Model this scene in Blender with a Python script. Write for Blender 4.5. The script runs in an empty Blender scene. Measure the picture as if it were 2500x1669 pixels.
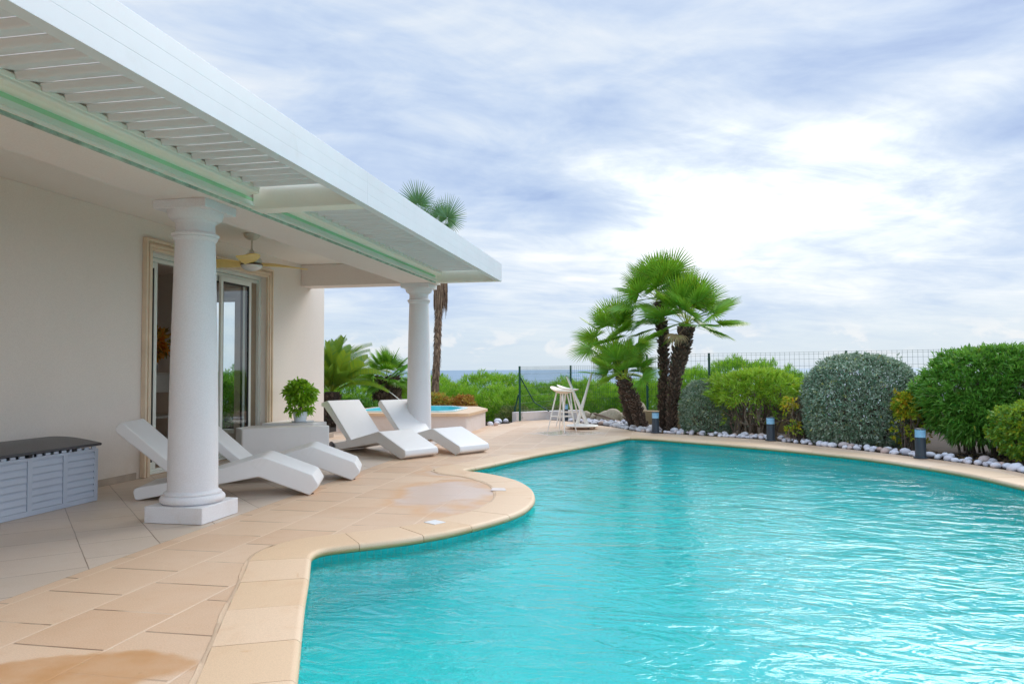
import bpy, bmesh, math, random
import numpy as np
from mathutils import Vector, Matrix
from mathutils.geometry import tessellate_polygon

SC = bpy.context.scene
COL = SC.collection
R = math.radians

# ---------------------------------------------------------------- camera
cam_d = bpy.data.cameras.new("camera")
cam = bpy.data.objects.new("camera", cam_d)
COL.objects.link(cam)
SC.camera = cam
PITCH, YAW, ROLL = R(2.134), R(10.90), R(-0.313)
cam_d.sensor_width = 36.0
cam_d.lens = 36.0 * 1803.6 / 2500.0
cam_d.clip_start = 0.05
cam_d.clip_end = 60000.0
f_ = Vector((-math.sin(YAW) * math.cos(PITCH), math.cos(YAW) * math.cos(PITCH), math.sin(PITCH)))
r0 = Vector((math.cos(YAW), math.sin(YAW), 0))
u0 = r0.cross(f_)
rr_ = r0 * math.cos(ROLL) + u0 * math.sin(ROLL)
uu_ = -r0 * math.sin(ROLL) + u0 * math.cos(ROLL)
cam.matrix_world = Matrix(((rr_.x, uu_.x, -f_.x, 0), (rr_.y, uu_.y, -f_.y, 0), (rr_.z, uu_.z, -f_.z, 1.2), (0, 0, 0, 1)))

# ---------------------------------------------------------------- light and sky
SUN_EL, SUN_AZ = 38.0, 24.0          # azimuth measured from +Y towards +X
world = bpy.data.worlds.new("World")
SC.world = world
world.use_nodes = True
wn, wl = world.node_tree.nodes, world.node_tree.links
wn.clear()


def build_sky():
    def N(t, **k):
        n = wn.new(t)
        for a, b in k.items():
            setattr(n, a, b)
        return n

    def M(op, a, b=None, c=None, clamp=False):
        n = wn.new('ShaderNodeMath')
        n.operation = op
        n.use_clamp = clamp
        for i, v in enumerate((a, b, c)):
            if v is None:
                continue
            if isinstance(v, (int, float)):
                n.inputs[i].default_value = v
            else:
                wl.new(v, n.inputs[i])
        return n.outputs[0]

    def SS(v, lo, hi):
        n = wn.new('ShaderNodeMapRange')
        n.interpolation_type = 'SMOOTHSTEP'
        n.inputs['From Min'].default_value = lo
        n.inputs['From Max'].default_value = hi
        wl.new(v, n.inputs['Value'])
        return n.outputs[0]

    tc = N('ShaderNodeTexCoord')
    sep = N('ShaderNodeSeparateXYZ')
    wl.new(tc.outputs['Generated'], sep.inputs[0])
    X, Y, Z = sep.outputs
    az = M('ARCTAN2', X, Y)
    el = M('ARCSINE', Z)
    elp = M('MAXIMUM', Z, 0.0)
    den = M('ADD', elp, 0.10)
    u = M('DIVIDE', X, den)
    v = M('DIVIDE', Y, den)
    comb = N('ShaderNodeCombineXYZ')
    wl.new(M('MULTIPLY', u, 0.75), comb.inputs[0])
    wl.new(M('ADD', M('MULTIPLY', v, 1.0), M('MULTIPLY', u, -0.35)), comb.inputs[1])

    def noise(vec, scale, detail, rough, dist=0.0, off=0.0):
        n = N('ShaderNodeTexNoise')
        n.inputs['Scale'].default_value = scale
        n.inputs['Detail'].default_value = detail
        n.inputs['Roughness'].default_value = rough
        n.inputs['Distortion'].default_value = dist
        mp = N('ShaderNodeVectorMath', operation='ADD')
        wl.new(vec, mp.inputs[0])
        mp.inputs[1].default_value = (off, off * 0.7, off * 1.3)
        wl.new(mp.outputs[0], n.inputs['Vector'])
        return n.outputs[0]

    # broad sheets + fine wisps, both on a flat layer so that they flatten towards the horizon
    big = noise(comb.outputs[0], 0.62, 5, 0.55, 0.6, 3.7)
    fine = noise(comb.outputs[0], 2.1, 9, 0.62, 0.8, 11.0)
    cc = N('ShaderNodeCombineXYZ')
    wl.new(az, cc.inputs[0])
    wl.new(M('MULTIPLY', el, 3.2), cc.inputs[1])
    wisp = noise(cc.outputs[0], 5.0, 8, 0.6, 0.5, 5.0)

    def blob(a0, e0, wa, we, slant=0.0):
        da = M('DIVIDE', M('SUBTRACT', az, R(a0)), R(wa))
        ee = M('SUBTRACT', M('SUBTRACT', el, R(e0)), M('MULTIPLY', M('SUBTRACT', az, R(a0)), slant))
        de = M('DIVIDE', ee, R(we))
        d2 = M('ADD', M('MULTIPLY', da, da), M('MULTIPLY', de, de))
        return M('EXPONENT', M('MULTIPLY', d2, -1.0))

    glow = blob(12, 14.5, 15, 5.5)
    glow2 = blob(6, 8.5, 24, 4.5)
    dark1 = blob(20, 21.5, 14, 2.6, 0.12)
    dark2 = blob(24.5, 15.6, 5.5, 1.8, 0.15)
    dark3 = blob(-7, 12.5, 4.0, 1.8, -0.2)
    topd = SS(el, R(14), R(30))
    t = M('ADD', 0.465, M('MULTIPLY', M('SUBTRACT', big, 0.5), 1.15))
    t = M('ADD', t, M('MULTIPLY', M('SUBTRACT', fine, 0.5), 0.70))
    t = M('ADD', t, M('MULTIPLY', M('SUBTRACT', wisp, 0.5), 0.75))
    t = M('ADD', t, M('MULTIPLY', glow, 0.26))
    t = M('ADD', t, M('MULTIPLY', glow2, 0.20))
    t = M('SUBTRACT', t, M('MULTIPLY', dark1, 0.28))
    t = M('SUBTRACT', t, M('MULTIPLY', dark2, 0.40))
    t = M('SUBTRACT', t, M('MULTIPLY', dark3, 0.20))
    t = M('SUBTRACT', t, M('MULTIPLY', topd, 0.06))
    leftd = SS(M('MULTIPLY', az, -1.0), R(8), R(34))
    t = M('SUBTRACT', t, M('MULTIPLY', leftd, 0.07))
    ramp = N('ShaderNodeValToRGB')
    wl.new(t, ramp.inputs[0])
    cr = ramp.color_ramp
    cr.elements[0].position = 0.0
    cr.elements[0].color = (0.28, 0.38, 0.62, 1)
    cr.elements[1].position = 1.0
    cr.elements[1].color = (0.90, 0.90, 0.90, 1)
    for p, c in ((0.20, (0.38, 0.49, 0.70, 1)), (0.40, (0.50, 0.60, 0.76, 1)), (0.58, (0.63, 0.70, 0.79, 1)), (0.78, (0.76, 0.785, 0.82, 1))):
        e = cr.elements.new(p)
        e.color = c
    # low band of pale air with small cumulus heads
    hz = SS(el, R(6.5), R(0.6))
    mixh = N('ShaderNodeMixRGB')
    wl.new(M('MULTIPLY', hz, 0.86), mixh.inputs[0])
    wl.new(ramp.outputs[0], mixh.inputs[1])
    mixh.inputs[2].default_value = (0.54, 0.64, 0.73, 1)
    c2 = N('ShaderNodeCombineXYZ')
    wl.new(az, c2.inputs[0])
    wl.new(M('MULTIPLY', el, 1.9), c2.inputs[1])
    cn = noise(c2.outputs[0], 17.0, 7, 0.58, 0.3, 2.0)
    band = M('MULTIPLY', SS(el, R(0.3), R(1.6)), SS(el, R(4.0), R(2.2)))
    cum = M('MULTIPLY', SS(cn, 0.50, 0.62), M('MULTIPLY', band, 0.6))
    mixc = N('ShaderNodeMixRGB')
    wl.new(cum, mixc.inputs[0])
    wl.new(mixh.outputs[0], mixc.inputs[1])
    mixc.inputs[2].default_value = (0.76, 0.77, 0.79, 1)
    # a little of the clear sky behind the cloud sheet
    sky = N('ShaderNodeTexSky')
    sky.sky_type = 'NISHITA'
    sky.sun_disc = False
    sky.sun_elevation = R(SUN_EL)
    sky.sun_rotation = R(SUN_AZ)
    # gain added to the unseen sky overhead and behind the camera, fill for the porch
    ov = SS(el, R(27), R(60))
    side = SS(M('ABSOLUTE', M('ADD', az, R(8))), R(48), R(95))
    gain = M('ADD', 1.0, M('ADD', M('MULTIPLY', ov, SKY_GAIN), M('MULTIPLY', side, 0.5)))
    # thin cloud in front of the low sun: much brighter than white
    core = M('MULTIPLY', blob(9, 13.0, 17, 5.5), M('MULTIPLY', SS(t, 0.40, 1.20), 1.1))
    gain = M('ADD', gain, M('MULTIPLY', core, 1.05))
    sc = N('ShaderNodeVectorMath', operation='SCALE')
    wl.new(mixc.outputs[0], sc.inputs[0])
    wl.new(M('MULTIPLY', gain, 10.0), sc.inputs['Scale'])
    mx = N('ShaderNodeMixRGB')
    mx.inputs[0].default_value = 0.94
    wl.new(sky.outputs[0], mx.inputs[1])
    wl.new(sc.outputs[0], mx.inputs[2])
    bg = N('ShaderNodeBackground')
    bg.inputs['Strength'].default_value = 0.1
    wl.new(mx.outputs[0], bg.inputs['Color'])
    out = N('ShaderNodeOutputWorld')
    wl.new(bg.outputs[0], out.inputs[0])


SKY_GAIN = 0.5
build_sky()
sun_d = bpy.data.lights.new("sun", 'SUN')
sun_d.energy = 1.7
sun_d.angle = R(34)
sun_d.color = (1.0, 0.95, 0.88)
sun = bpy.data.objects.new("sun", sun_d)
COL.objects.link(sun)
sd = Vector((math.sin(R(SUN_AZ)) * math.cos(R(SUN_EL)), math.cos(R(SUN_AZ)) * math.cos(R(SUN_EL)), math.sin(R(SUN_EL))))
sun.rotation_euler = sd.to_track_quat('Z', 'Y').to_euler()

SC.view_settings.view_transform = 'Standard'
SC.view_settings.look = 'None'
SC.view_settings.exposure = 0.28
SC.view_settings.gamma = 1.0
SC.cycles.max_bounces = 14
SC.cycles.diffuse_bounces = 7
SC.cycles.glossy_bounces = 6
SC.cycles.transmission_bounces = 10
SC.cycles.transparent_max_bounces = 16
SC.cycles.use_denoising = True
SC.cycles.use_adaptive_sampling = False
SC.cycles.caustics_refractive = True
SC.cycles.caustics_reflective = False
SC.cycles.sample_clamp_indirect = 6.0

# ================================================================ helpers
def srgb(r, g, b):
    f = lambda c: c / 12.92 if c <= 0.04045 else ((c + 0.055) / 1.055) ** 2.4
    return (f(r), f(g), f(b), 1)


def node_mat(name):
    m = bpy.data.materials.new(name)
    m.use_nodes = True
    nt = m.node_tree
    return m, nt, nt.nodes["Principled BSDF"]


class NT:
    """small wrapper to wire shader maths"""
    def __init__(s, nt):
        s.nt = nt

    def new(s, t, **k):
        n = s.nt.nodes.new(t)
        for a, b in k.items():
            setattr(n, a, b)
        return n

    def link(s, a, b):
        s.nt.links.new(a, b)

    def math(s, op, a, b=None, clamp=False):
        n = s.new('ShaderNodeMath', operation=op)
        n.use_clamp = clamp
        for i, v in enumerate((a, b)):
            if v is None:
                continue
            if isinstance(v, (int, float)):
                n.inputs[i].default_value = v
            else:
                s.link(v, n.inputs[i])
        return n.outputs[0]

    def ss(s, v, lo, hi):
        n = s.new('ShaderNodeMapRange', interpolation_type='SMOOTHSTEP')
        n.inputs['From Min'].default_value = lo
        n.inputs['From Max'].default_value = hi
        s.link(v, n.inputs['Value'])
        return n.outputs[0]

    def noise(s, vec, scale, detail=4, rough=0.5, dist=0.0):
        n = s.new('ShaderNodeTexNoise')
        n.inputs['Scale'].default_value = scale
        n.inputs['Detail'].default_value = detail
        n.inputs['Roughness'].default_value = rough
        n.inputs['Distortion'].default_value = dist
        if vec is not None:
            s.link(vec, n.inputs['Vector'])
        return n.outputs[0]

    def mix(s, fac, a, b, mode='MIX'):
        n = s.new('ShaderNodeMixRGB', blend_type=mode)
        for i, v in enumerate((fac, a, b)):
            if isinstance(v, (int, float)):
                n.inputs[i].default_value = v
            elif isinstance(v, tuple):
                n.inputs[i].default_value = v
            else:
                s.link(v, n.inputs[i])
        return n.outputs[0]

    def ramp(s, fac, stops):
        n = s.new('ShaderNodeValToRGB')
        s.link(fac, n.inputs[0])
        e = n.color_ramp.elements
        e[0].position, e[0].color = stops[0]
        e[1].position, e[1].color = stops[-1]
        for p, c in stops[1:-1]:
            k = e.new(p)
            k.color = c
        return n.outputs[0]

    def bump(s, h, strength, dist, normal=None):
        n = s.new('ShaderNodeBump')
        n.inputs['Strength'].default_value = strength
        n.inputs['Distance'].default_value = dist
        s.link(h, n.inputs['Height'])
        if normal is not None:
            s.link(normal, n.inputs['Normal'])
        return n.outputs[0]


def plain(name, col, rough=0.6, var=0.06, vscale=3.0, bump=0.0, bscale=120.0, metallic=0.0, spec=0.5, dirt=0.0, dirtcol=(0.25, 0.2, 0.15, 1)):
    m, nt, b = node_mat(name)
    T = NT(nt)
    tc = T.new('ShaderNodeTexCoord').outputs['Object']
    n1 = T.noise(tc, vscale, 5, 0.6)
    dk = tuple(c * (1 - var * 2) for c in col[:3]) + (1,)
    lt = tuple(min(1, c * (1 + var)) for c in col[:3]) + (1,)
    c = T.ramp(n1, [(0.3, dk), (0.7, lt)])
    if dirt:
        n2 = T.noise(tc, vscale * 2.7, 7, 0.7, 0.6)
        c = T.mix(T.math('MULTIPLY', T.ss(n2, 0.55, 0.78), dirt), c, dirtcol)
    T.link(c, b.inputs['Base Color'])
    b.inputs['Roughness'].default_value = rough
    b.inputs['Metallic'].default_value = metallic
    b.inputs['Specular IOR Level'].default_value = spec
    if bump:
        n3 = T.noise(tc, bscale, 3, 0.6)
        T.link(T.bump(n3, bump, 0.004), b.inputs['Normal'])
    return m


def tag(o, label=None, cat=None, group=None, kind=None):
    if label:
        o['label'] = label
    if cat:
        o['category'] = cat
    if group:
        o['group'] = group
    if kind:
        o['kind'] = kind
    return o


def empty(name, loc=(0, 0, 0), rz=0.0, parent=None):
    o = bpy.data.objects.new(name, None)
    o.empty_display_size = 0.1
    COL.objects.link(o)
    o.location = loc
    o.rotation_euler = (0, 0, rz)
    if parent:
        o.parent = parent
    return o


def copy_tree(o, parent=None):
    c = o.copy()
    COL.objects.link(c)
    c.parent = parent
    for ch in list(o.children):
        copy_tree(ch, c)
    return c


def link_mesh(name, me, mats, parent=None, smooth=False, bevel=0.0, segs=2, angle=35):
    o = bpy.data.objects.new(name, me)
    COL.objects.link(o)
    for m in (mats if isinstance(mats, (list, tuple)) else [mats]):
        if m:
            me.materials.append(m)
    if parent:
        o.parent = parent
    if smooth:
        me.shade_smooth() if hasattr(me, 'shade_smooth') else None
    if bevel:
        md = o.modifiers.new('bevel', 'BEVEL')
        md.width = bevel
        md.segments = segs
        md.limit_method = 'ANGLE'
        md.angle_limit = R(angle)
        md.harden_normals = True
        me.shade_smooth()
    return o


def np_mesh(name, verts, faces, tint=None, mat_idx=None):
    """faces: (M,k) int array"""
    verts = np.asarray(verts, np.float32)
    faces = np.asarray(faces, np.int32)
    me = bpy.data.meshes.new(name)
    k = faces.shape[1]
    me.vertices.add(len(verts))
    me.vertices.foreach_set('co', verts.ravel())
    me.loops.add(faces.size)
    me.loops.foreach_set('vertex_index', faces.ravel())
    me.polygons.add(len(faces))
    me.polygons.foreach_set('loop_start', np.arange(0, faces.size, k, dtype=np.int32))
    me.polygons.foreach_set('loop_total', np.full(len(faces), k, np.int32))
    if mat_idx is not None:
        me.polygons.foreach_set('material_index', np.asarray(mat_idx, np.int32))
    if tint is not None:
        a = me.attributes.new('tint', 'FLOAT', 'POINT')
        a.data.foreach_set('value', np.asarray(tint, np.float32))
    me.update(calc_edges=True)
    return me


class MB:
    """collects boxes, prisms, tubes, lathes and builds ONE mesh"""
    def __init__(s):
        s.v, s.f, s.t = [], [], []

    def add(s, vs, fs, tint=0.5):
        o = len(s.v)
        s.v += [tuple(p) for p in vs]
        s.f += [tuple(i + o for i in f) for f in fs]
        s.t += [tint] * len(vs)
        return s

    def box(s, x0, x1, y0, y1, z0, z1, tint=0.5):
        x0, x1 = min(x0, x1), max(x0, x1)
        y0, y1 = min(y0, y1), max(y0, y1)
        z0, z1 = min(z0, z1), max(z0, z1)
        v = [(x0, y0, z0), (x1, y0, z0), (x1, y1, z0), (x0, y1, z0), (x0, y0, z1), (x1, y0, z1), (x1, y1, z1), (x0, y1, z1)]
        return s.add(v, [(0, 3, 2, 1), (4, 5, 6, 7), (0, 1, 5, 4), (1, 2, 6, 5), (2, 3, 7, 6), (3, 0, 4, 7)], tint)

    def prism_y(s, pts, y0, y1, tint=0.5):
        """closed polygon in (x,z), CCW seen from -y, extruded along y"""
        n = len(pts)
        v = [(p[0], y0, p[1]) for p in pts] + [(p[0], y1, p[1]) for p in pts]
        f = [tuple(range(n)), tuple(range(2 * n - 1, n - 1, -1))]
        f += [(i, i + n, (i + 1) % n + n, (i + 1) % n) for i in range(n)]
        return s.add(v, f, tint)

    def prism_z(s, pts, z0, z1, tint=0.5):
        n = len(pts)
        v = [(p[0], p[1], z0) for p in pts] + [(p[0], p[1], z1) for p in pts]
        f = [tuple(range(n - 1, -1, -1)), tuple(range(n, 2 * n))]
        f += [(i, (i + 1) % n, (i + 1) % n + n, i + n) for i in range(n)]
        return s.add(v, f, tint)

    def lathe(s, prof, cx=0, cy=0, n=48, cap=True, tint=0.5):
        v, f = [], []
        for r, z in prof:
            for k in range(n):
                a = 2 * math.pi * k / n
                v.append((cx + r * math.cos(a), cy + r * math.sin(a), z))
        for i in range(len(prof) - 1):
            for k in range(n):
                k2 = (k + 1) % n
                f.append((i * n + k, i * n + k2, (i + 1) * n + k2, (i + 1) * n + k))
        if cap:
            f.append(tuple(range(n - 1, -1, -1)))
            f.append(tuple((len(prof) - 1) * n + k for k in range(n)))
        return s.add(v, f, tint)

    def tube(s, pts, rad, n=8, tint=0.5, cap=True):
        pts = [Vector(p) for p in pts]
        if isinstance(rad, (int, float)):
            rad = [rad] * len(pts)
        v, f = [], []
        ref = Vector((0, 0, 1))
        for i, p in enumerate(pts):
            t = (pts[min(i + 1, len(pts) - 1)] - pts[max(i - 1, 0)])
            t = t.normalized() if t.length > 1e-9 else Vector((0, 0, 1))
            if abs(t.dot(ref)) > 0.95:
                ref = Vector((1, 0, 0)) if abs(t.x) < 0.9 else Vector((0, 1, 0))
            a = t.cross(ref).normalized()
            b = t.cross(a)
            ref = -b if False else ref
            for k in range(n):
                w = 2 * math.pi * k / n
                v.append(p + (a * math.cos(w) + b * math.sin(w)) * rad[i])
        for i in range(len(pts) - 1):
            for k in range(n):
                k2 = (k + 1) % n
                f.append((i * n + k, i * n + k2, (i + 1) * n + k2, (i + 1) * n + k))
        if cap:
            f.append(tuple(range(n)))
            f.append(tuple((len(pts) - 1) * n + k for k in reversed(range(n))))
        return s.add(v, f, tint)

    def build(s, name, mats, parent=None, smooth=False, bevel=0.0, segs=2, fix=True, angle=35):
        me = bpy.data.meshes.new(name)
        me.from_pydata(s.v, [], s.f)
        a = me.attributes.new('tint', 'FLOAT', 'POINT')
        a.data.foreach_set('value', s.t)
        if fix:
            bm = bmesh.new()
            bm.from_mesh(me)
            bmesh.ops.recalc_face_normals(bm, faces=bm.faces)
            bm.to_mesh(me)
            bm.free()
        o = link_mesh(name, me, mats, parent, False, bevel, segs, angle)
        if smooth:
            me.shade_smooth()
            if not bevel:
                md = o.modifiers.new('normals', 'EDGE_SPLIT')
                md.split_angle = R(40)
        return o


def fillet(pts, radii, n=5):
    """round the corners of a closed 2-D polygon"""
    out = []
    N_ = len(pts)
    for i in range(N_):
        p = Vector(pts[i])
        a = Vector(pts[i - 1]) - p
        b = Vector(pts[(i + 1) % N_]) - p
        r = radii[i] if isinstance(radii, (list, tuple)) else radii
        la, lb = a.length, b.length
        a.normalize()
        b.normalize()
        ang = a.angle(b)
        d = min(r / max(math.tan(ang / 2), 1e-4), la * 0.48, lb * 0.48)
        if r <= 0 or d < 1e-4:
            out.append(tuple(p))
            continue
        p0, p1 = p + a * d, p + b * d
        for k in range(n + 1):
            t = k / n
            q = p0 * (1 - t) ** 2 + p * 2 * t * (1 - t) + p1 * t * t
            out.append(tuple(q))
    return out


def catmull(pts, step=0.06, closed=True):
    P = [Vector(p) for p in pts]
    n = len(P)
    out = []
    rng_ = range(n) if closed else range(n - 1)
    for i in rng_:
        p0 = P[i - 1] if closed or i > 0 else P[0]
        p1, p2 = P[i], P[(i + 1) % n]
        p3 = P[(i + 2) % n] if closed or i + 2 < n else P[-1]
        m = max(1, int((p2 - p1).length / step))
        for k in range(m):
            t = k / m
            out.append(0.5 * ((2 * p1) + (-p0 + p2) * t + (2 * p0 - 5 * p1 + 4 * p2 - p3) * t * t + (-p0 + 3 * p1 - 3 * p2 + p3) * t ** 3))
    if not closed:
        out.append(P[-1])
    return out


def flat_sheet(name, loops, z, mat, kind='structure', parent=None, thick=0.0):
    """a horizontal sheet from an outer loop and holes"""
    L = [[Vector((p[0], p[1], z)) for p in lp] for lp in loops]
    tris = tessellate_polygon(L)
    v = [p for lp in L for p in lp]
    bm = bmesh.new()
    bv = [bm.verts.new(p) for p in v]
    for t in tris:
        try:
            bm.faces.new([bv[i] for i in t])
        except ValueError:
            pass
    bmesh.ops.recalc_face_normals(bm, faces=bm.faces)
    if sum(f.normal.z for f in bm.faces) < 0:
        bmesh.ops.reverse_faces(bm, faces=bm.faces)
    me = bpy.data.meshes.new(name)
    bm.to_mesh(me)
    bm.free()
    o = link_mesh(name, me, mat, parent)
    if kind:
        o['kind'] = kind
    return o


# ================================================================ materials
def brick_mat(name, cols, mortar, width, height, loc, rot, mortar_size=0.006, rough=0.55, stains=None, wear=0.5, bumpd=0.0015, dark_lines=0.5, row_pale=False):
    """stone slabs laid in rows; coordinates are world metres"""
    m, nt, b = node_mat(name)
    T = NT(nt)
    geo = T.new('ShaderNodeNewGeometry')
    mp = T.new('ShaderNodeMapping')
    mp.vector_type = 'POINT'
    mp.inputs['Rotation'].default_value = (0, 0, rot)
    mp.inputs['Location'].default_value = (loc[0], loc[1], 0)
    T.link(geo.outputs['Position'], mp.inputs['Vector'])
    # irregular hand-laid edges
    wob = T.new('ShaderNodeTexNoise')
    wob.inputs['Scale'].default_value = 2.2
    T.link(geo.outputs['Position'], wob.inputs['Vector'])
    vm = T.new('ShaderNodeVectorMath', operation='MULTIPLY_ADD')
    T.link(wob.outputs['Color'], vm.inputs[0])
    vm.inputs[1].default_value = (0.012, 0.012, 0)
    T.link(mp.outputs[0], vm.inputs[2])
    br = T.new('ShaderNodeTexBrick')
    br.offset = 0.5
    br.inputs['Scale'].default_value = 1.0
    br.inputs['Brick Width'].default_value = width
    br.inputs['Row Height'].default_value = height
    br.inputs['Mortar Size'].default_value = mortar_size
    br.inputs['Mortar Smooth'].default_value = 0.15
    br.inputs['Bias'].default_value = 0.0
    br.inputs['Color1'].default_value = cols[0]
    br.inputs['Color2'].default_value = cols[1]
    br.inputs['Mortar'].default_value = mortar
    T.link(vm.outputs[0], br.inputs['Vector'])
    pos = geo.outputs['Position']
    n1 = T.noise(pos, 1.1, 6, 0.62, 0.5)
    n2 = T.noise(pos, 9.0, 6, 0.65)
    n3 = T.noise(pos, 140.0, 3, 0.6)
    c = br.outputs['Color']
    # joints: partly pale grout, partly dirt
    sv = T.new('ShaderNodeSeparateXYZ')
    T.link(vm.outputs[0], sv.inputs[0])
    fr = T.math('FRACT', T.math('ADD', T.math('DIVIDE', sv.outputs[1], height), 0.5))
    nearrow = T.ss(T.math('ABSOLUTE', T.math('SUBTRACT', fr, 0.5)), 0.035, 0.02)   # 1 on the long seams
    patchy = T.ss(T.noise(pos, 1.7, 3, 0.5), 0.40, 0.52)
    if row_pale:
        keep = T.math('SUBTRACT', 1.0, T.math('MULTIPLY', nearrow, 0.85))
        dl = T.math('MULTIPLY', br.outputs['Fac'], T.math('MULTIPLY', keep, T.math('ADD', 0.35, T.math('MULTIPLY', patchy, 0.65))))
    else:
        dl = T.math('MULTIPLY', br.outputs['Fac'], patchy)
    c = T.mix(T.math('MULTIPLY', dl, dark_lines), c, (0.20, 0.11, 0.055, 1))
    c = T.mix(T.math('MULTIPLY', T.ss(n1, 0.35, 0.75), wear), c, cols[2])
    c = T.mix(T.math('MULTIPLY', T.ss(n2, 0.52, 0.80), 0.28), c, cols[3])
    sp = T.ss(T.noise(pos, 22.0, 2, 0.5), 0.74, 0.78)
    c = T.mix(T.math('MULTIPLY', sp, 0.35), c, (0.16, 0.10, 0.07, 1))
    spk = T.ramp(n3, [(0.35, (0.90, 0.90, 0.90, 1)), (0.65, (1.06, 1.06, 1.06, 1))])
    c = T.mix(1.0, c, spk, 'MULTIPLY')
    ro = rough
    rgh = T.math('ADD', T.math('MULTIPLY', n2, 0.25), rough - 0.12)
    sep = T.new('ShaderNodeSeparateXYZ')
    T.link(pos, sep.inputs[0])
    X, Y = sep.outputs[0], sep.outputs[1]
    if stains:
        sn = T.math('MULTIPLY', T.math('SUBTRACT', T.noise(pos, 2.0, 4, 0.5), 0.5), 1.5)
        for (cx, cy, rx, ry, ang, ring, core, cr_) in stains:
            dx, dy = T.math('SUBTRACT', X, cx), T.math('SUBTRACT', Y, cy)
            ca, sa = math.cos(ang), math.sin(ang)
            a = T.math('DIVIDE', T.math('ADD', T.math('MULTIPLY', dx, ca), T.math('MULTIPLY', dy, sa)), rx)
            d = T.math('DIVIDE', T.math('ADD', T.math('MULTIPLY', dx, -sa), T.math('MULTIPLY', dy, ca)), ry)
            dist = T.math('ADD', T.math('SQRT', T.math('ADD', T.math('MULTIPLY', a, a), T.math('MULTIPLY', d, d))), sn)
            wet = T.ss(dist, 1.14 if core is not None else 1.08, 0.78 if core is not None else 0.90)
            inner_ = T.math('ADD', 0.62, T.math('MULTIPLY', T.ss(T.noise(pos, 3.5, 5, 0.6), 0.35, 0.65), 0.38))
            wet = T.math('MULTIPLY', wet, inner_)
            cor = T.ss(dist, 0.85, 0.45)
            c = T.mix(T.math('MULTIPLY', wet, ring[3]), c, ring[:3] + (1,))
            if core is not None:
                c = T.mix(T.math('MULTIPLY', cor, core[3]), c, core[:3] + (1,))  # pale centre: sky reflection on the wet stone, mixed into the base colour
                k = T.math('MULTIPLY', cor, 1.0)
            else:
                k = T.math('MULTIPLY', wet, 1.0)
            mr = T.new('ShaderNodeMix')
            mr.data_type = 'FLOAT'
            T.link(k, mr.inputs[0])
            T.link(rgh, mr.inputs[2])
            mr.inputs[3].default_value = cr_
            rgh = mr.outputs[0]
    T.link(c, b.inputs['Base Color'])
    T.link(rgh, b.inputs['Roughness'])
    hgt = T.math('ADD', T.math('MULTIPLY', br.outputs['Fac'], -1.0), T.math('MULTIPLY', n3, 0.25))
    T.link(T.bump(hgt, 0.8, bumpd), b.inputs['Normal'])
    return m


def lin(*c):
    return tuple(c) + (1,)


M_TERRACE = brick_mat('terrace_stone', [srgb(.865, .745, .625), srgb(.82, .68, .55), srgb(.88, .78, .685), srgb(.80, .635, .485)],
                      srgb(.93, .82, .71), 0.475, 0.48, (0, 2.94 - 0.004, 0), R(-90), 0.007,
                      stains=[(-2.40, 2.42, 0.52, 0.33, R(40), (0.56, 0.29, 0.12, 1.0), None, 0.35),
                              (-1.95, 6.95, 0.62, 1.15, R(12), (0.66, 0.36, 0.16, 0.62), (0.68, 0.56, 0.50, 0.55), 0.30),
                              (-2.45, 8.55, 0.35, 0.55, R(20), (0.66, 0.36, 0.16, 0.50), (0.66, 0.54, 0.46, 0.5), 0.35),
                              (-1.65, 13.95, 0.95, 0.70, R(8), (0.62, 0.40, 0.26, 0.45), (0.66, 0.54, 0.47, 0.5), 0.12)],
                      wear=0.45, row_pale=True, dark_lines=0.9)
M_PORCH = brick_mat('porch_tile', [srgb(.84, .77, .70), srgb(.80, .73, .655), srgb(.85, .79, .74), srgb(.80, .71, .615)],
                    srgb(.60, .51, .44), 0.47, 0.468, (0, 0, 0), R(0), 0.0035, rough=0.42, wear=0.5, bumpd=0.0008, dark_lines=0.9)
# diagonal laying: rotate the porch slabs by 45 degrees, one joint through (-4.008, 5.257)
for _n in M_PORCH.node_tree.nodes:
    if _n.type == 'MAPPING':
        _n.inputs['Rotation'].default_value = (0, 0, R(45))
        # after a +45 degree turn the second coordinate is (x + y) / sqrt2
        _n.inputs['Location'].default_value = (0.11, 0.468 * 3 - (-4.008 + 5.257) / math.sqrt(2), 0)


def coping_material():
    m, nt, b = node_mat('coping_stone')
    T = NT(nt)
    pos = T.new('ShaderNodeNewGeometry').outputs['Position']
    at = T.new('ShaderNodeAttribute', attribute_name='tint').outputs['Fac']
    c = T.ramp(at, [(0.0, srgb(.865, .74, .60)), (0.5, srgb(.88, .76, .63)), (1.0, srgb(.895, .78, .66))])
    n1 = T.noise(pos, 1.6, 6, 0.6, 0.6)
    c = T.mix(T.math('MULTIPLY', T.ss(n1, 0.50, 0.72), 0.45), c, srgb(.83, .66, .49))
    n2 = T.noise(pos, 5.0, 6, 0.7, 0.8)
    c = T.mix(T.math('MULTIPLY', T.ss(n2, 0.60, 0.74), 0.45), c, srgb(.80, .60, .38))
    spk = T.ramp(T.noise(pos, 180.0, 3, 0.6), [(0.35, (0.90, 0.89, 0.87, 1)), (0.65, (1.05, 1.05, 1.05, 1))])
    c = T.mix(1.0, c, spk, 'MULTIPLY')
    # algae-ochre stain that lives on the rounded nose and its underside
    z = T.new('ShaderNodeSeparateXYZ')
    T.link(pos, z.inputs[0])
    c = T.mix(T.math('MULTIPLY', T.ss(z.outputs[2], -0.012, -0.034), 0.75), c, srgb(.72, .52, .27))
    T.link(c, b.inputs['Base Color'])
    b.inputs['Roughness'].default_value = 0.55
    T.link(T.bump(T.noise(pos, 160.0, 3, 0.6), 0.5, 0.0012), b.inputs['Normal'])
    return m


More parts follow.
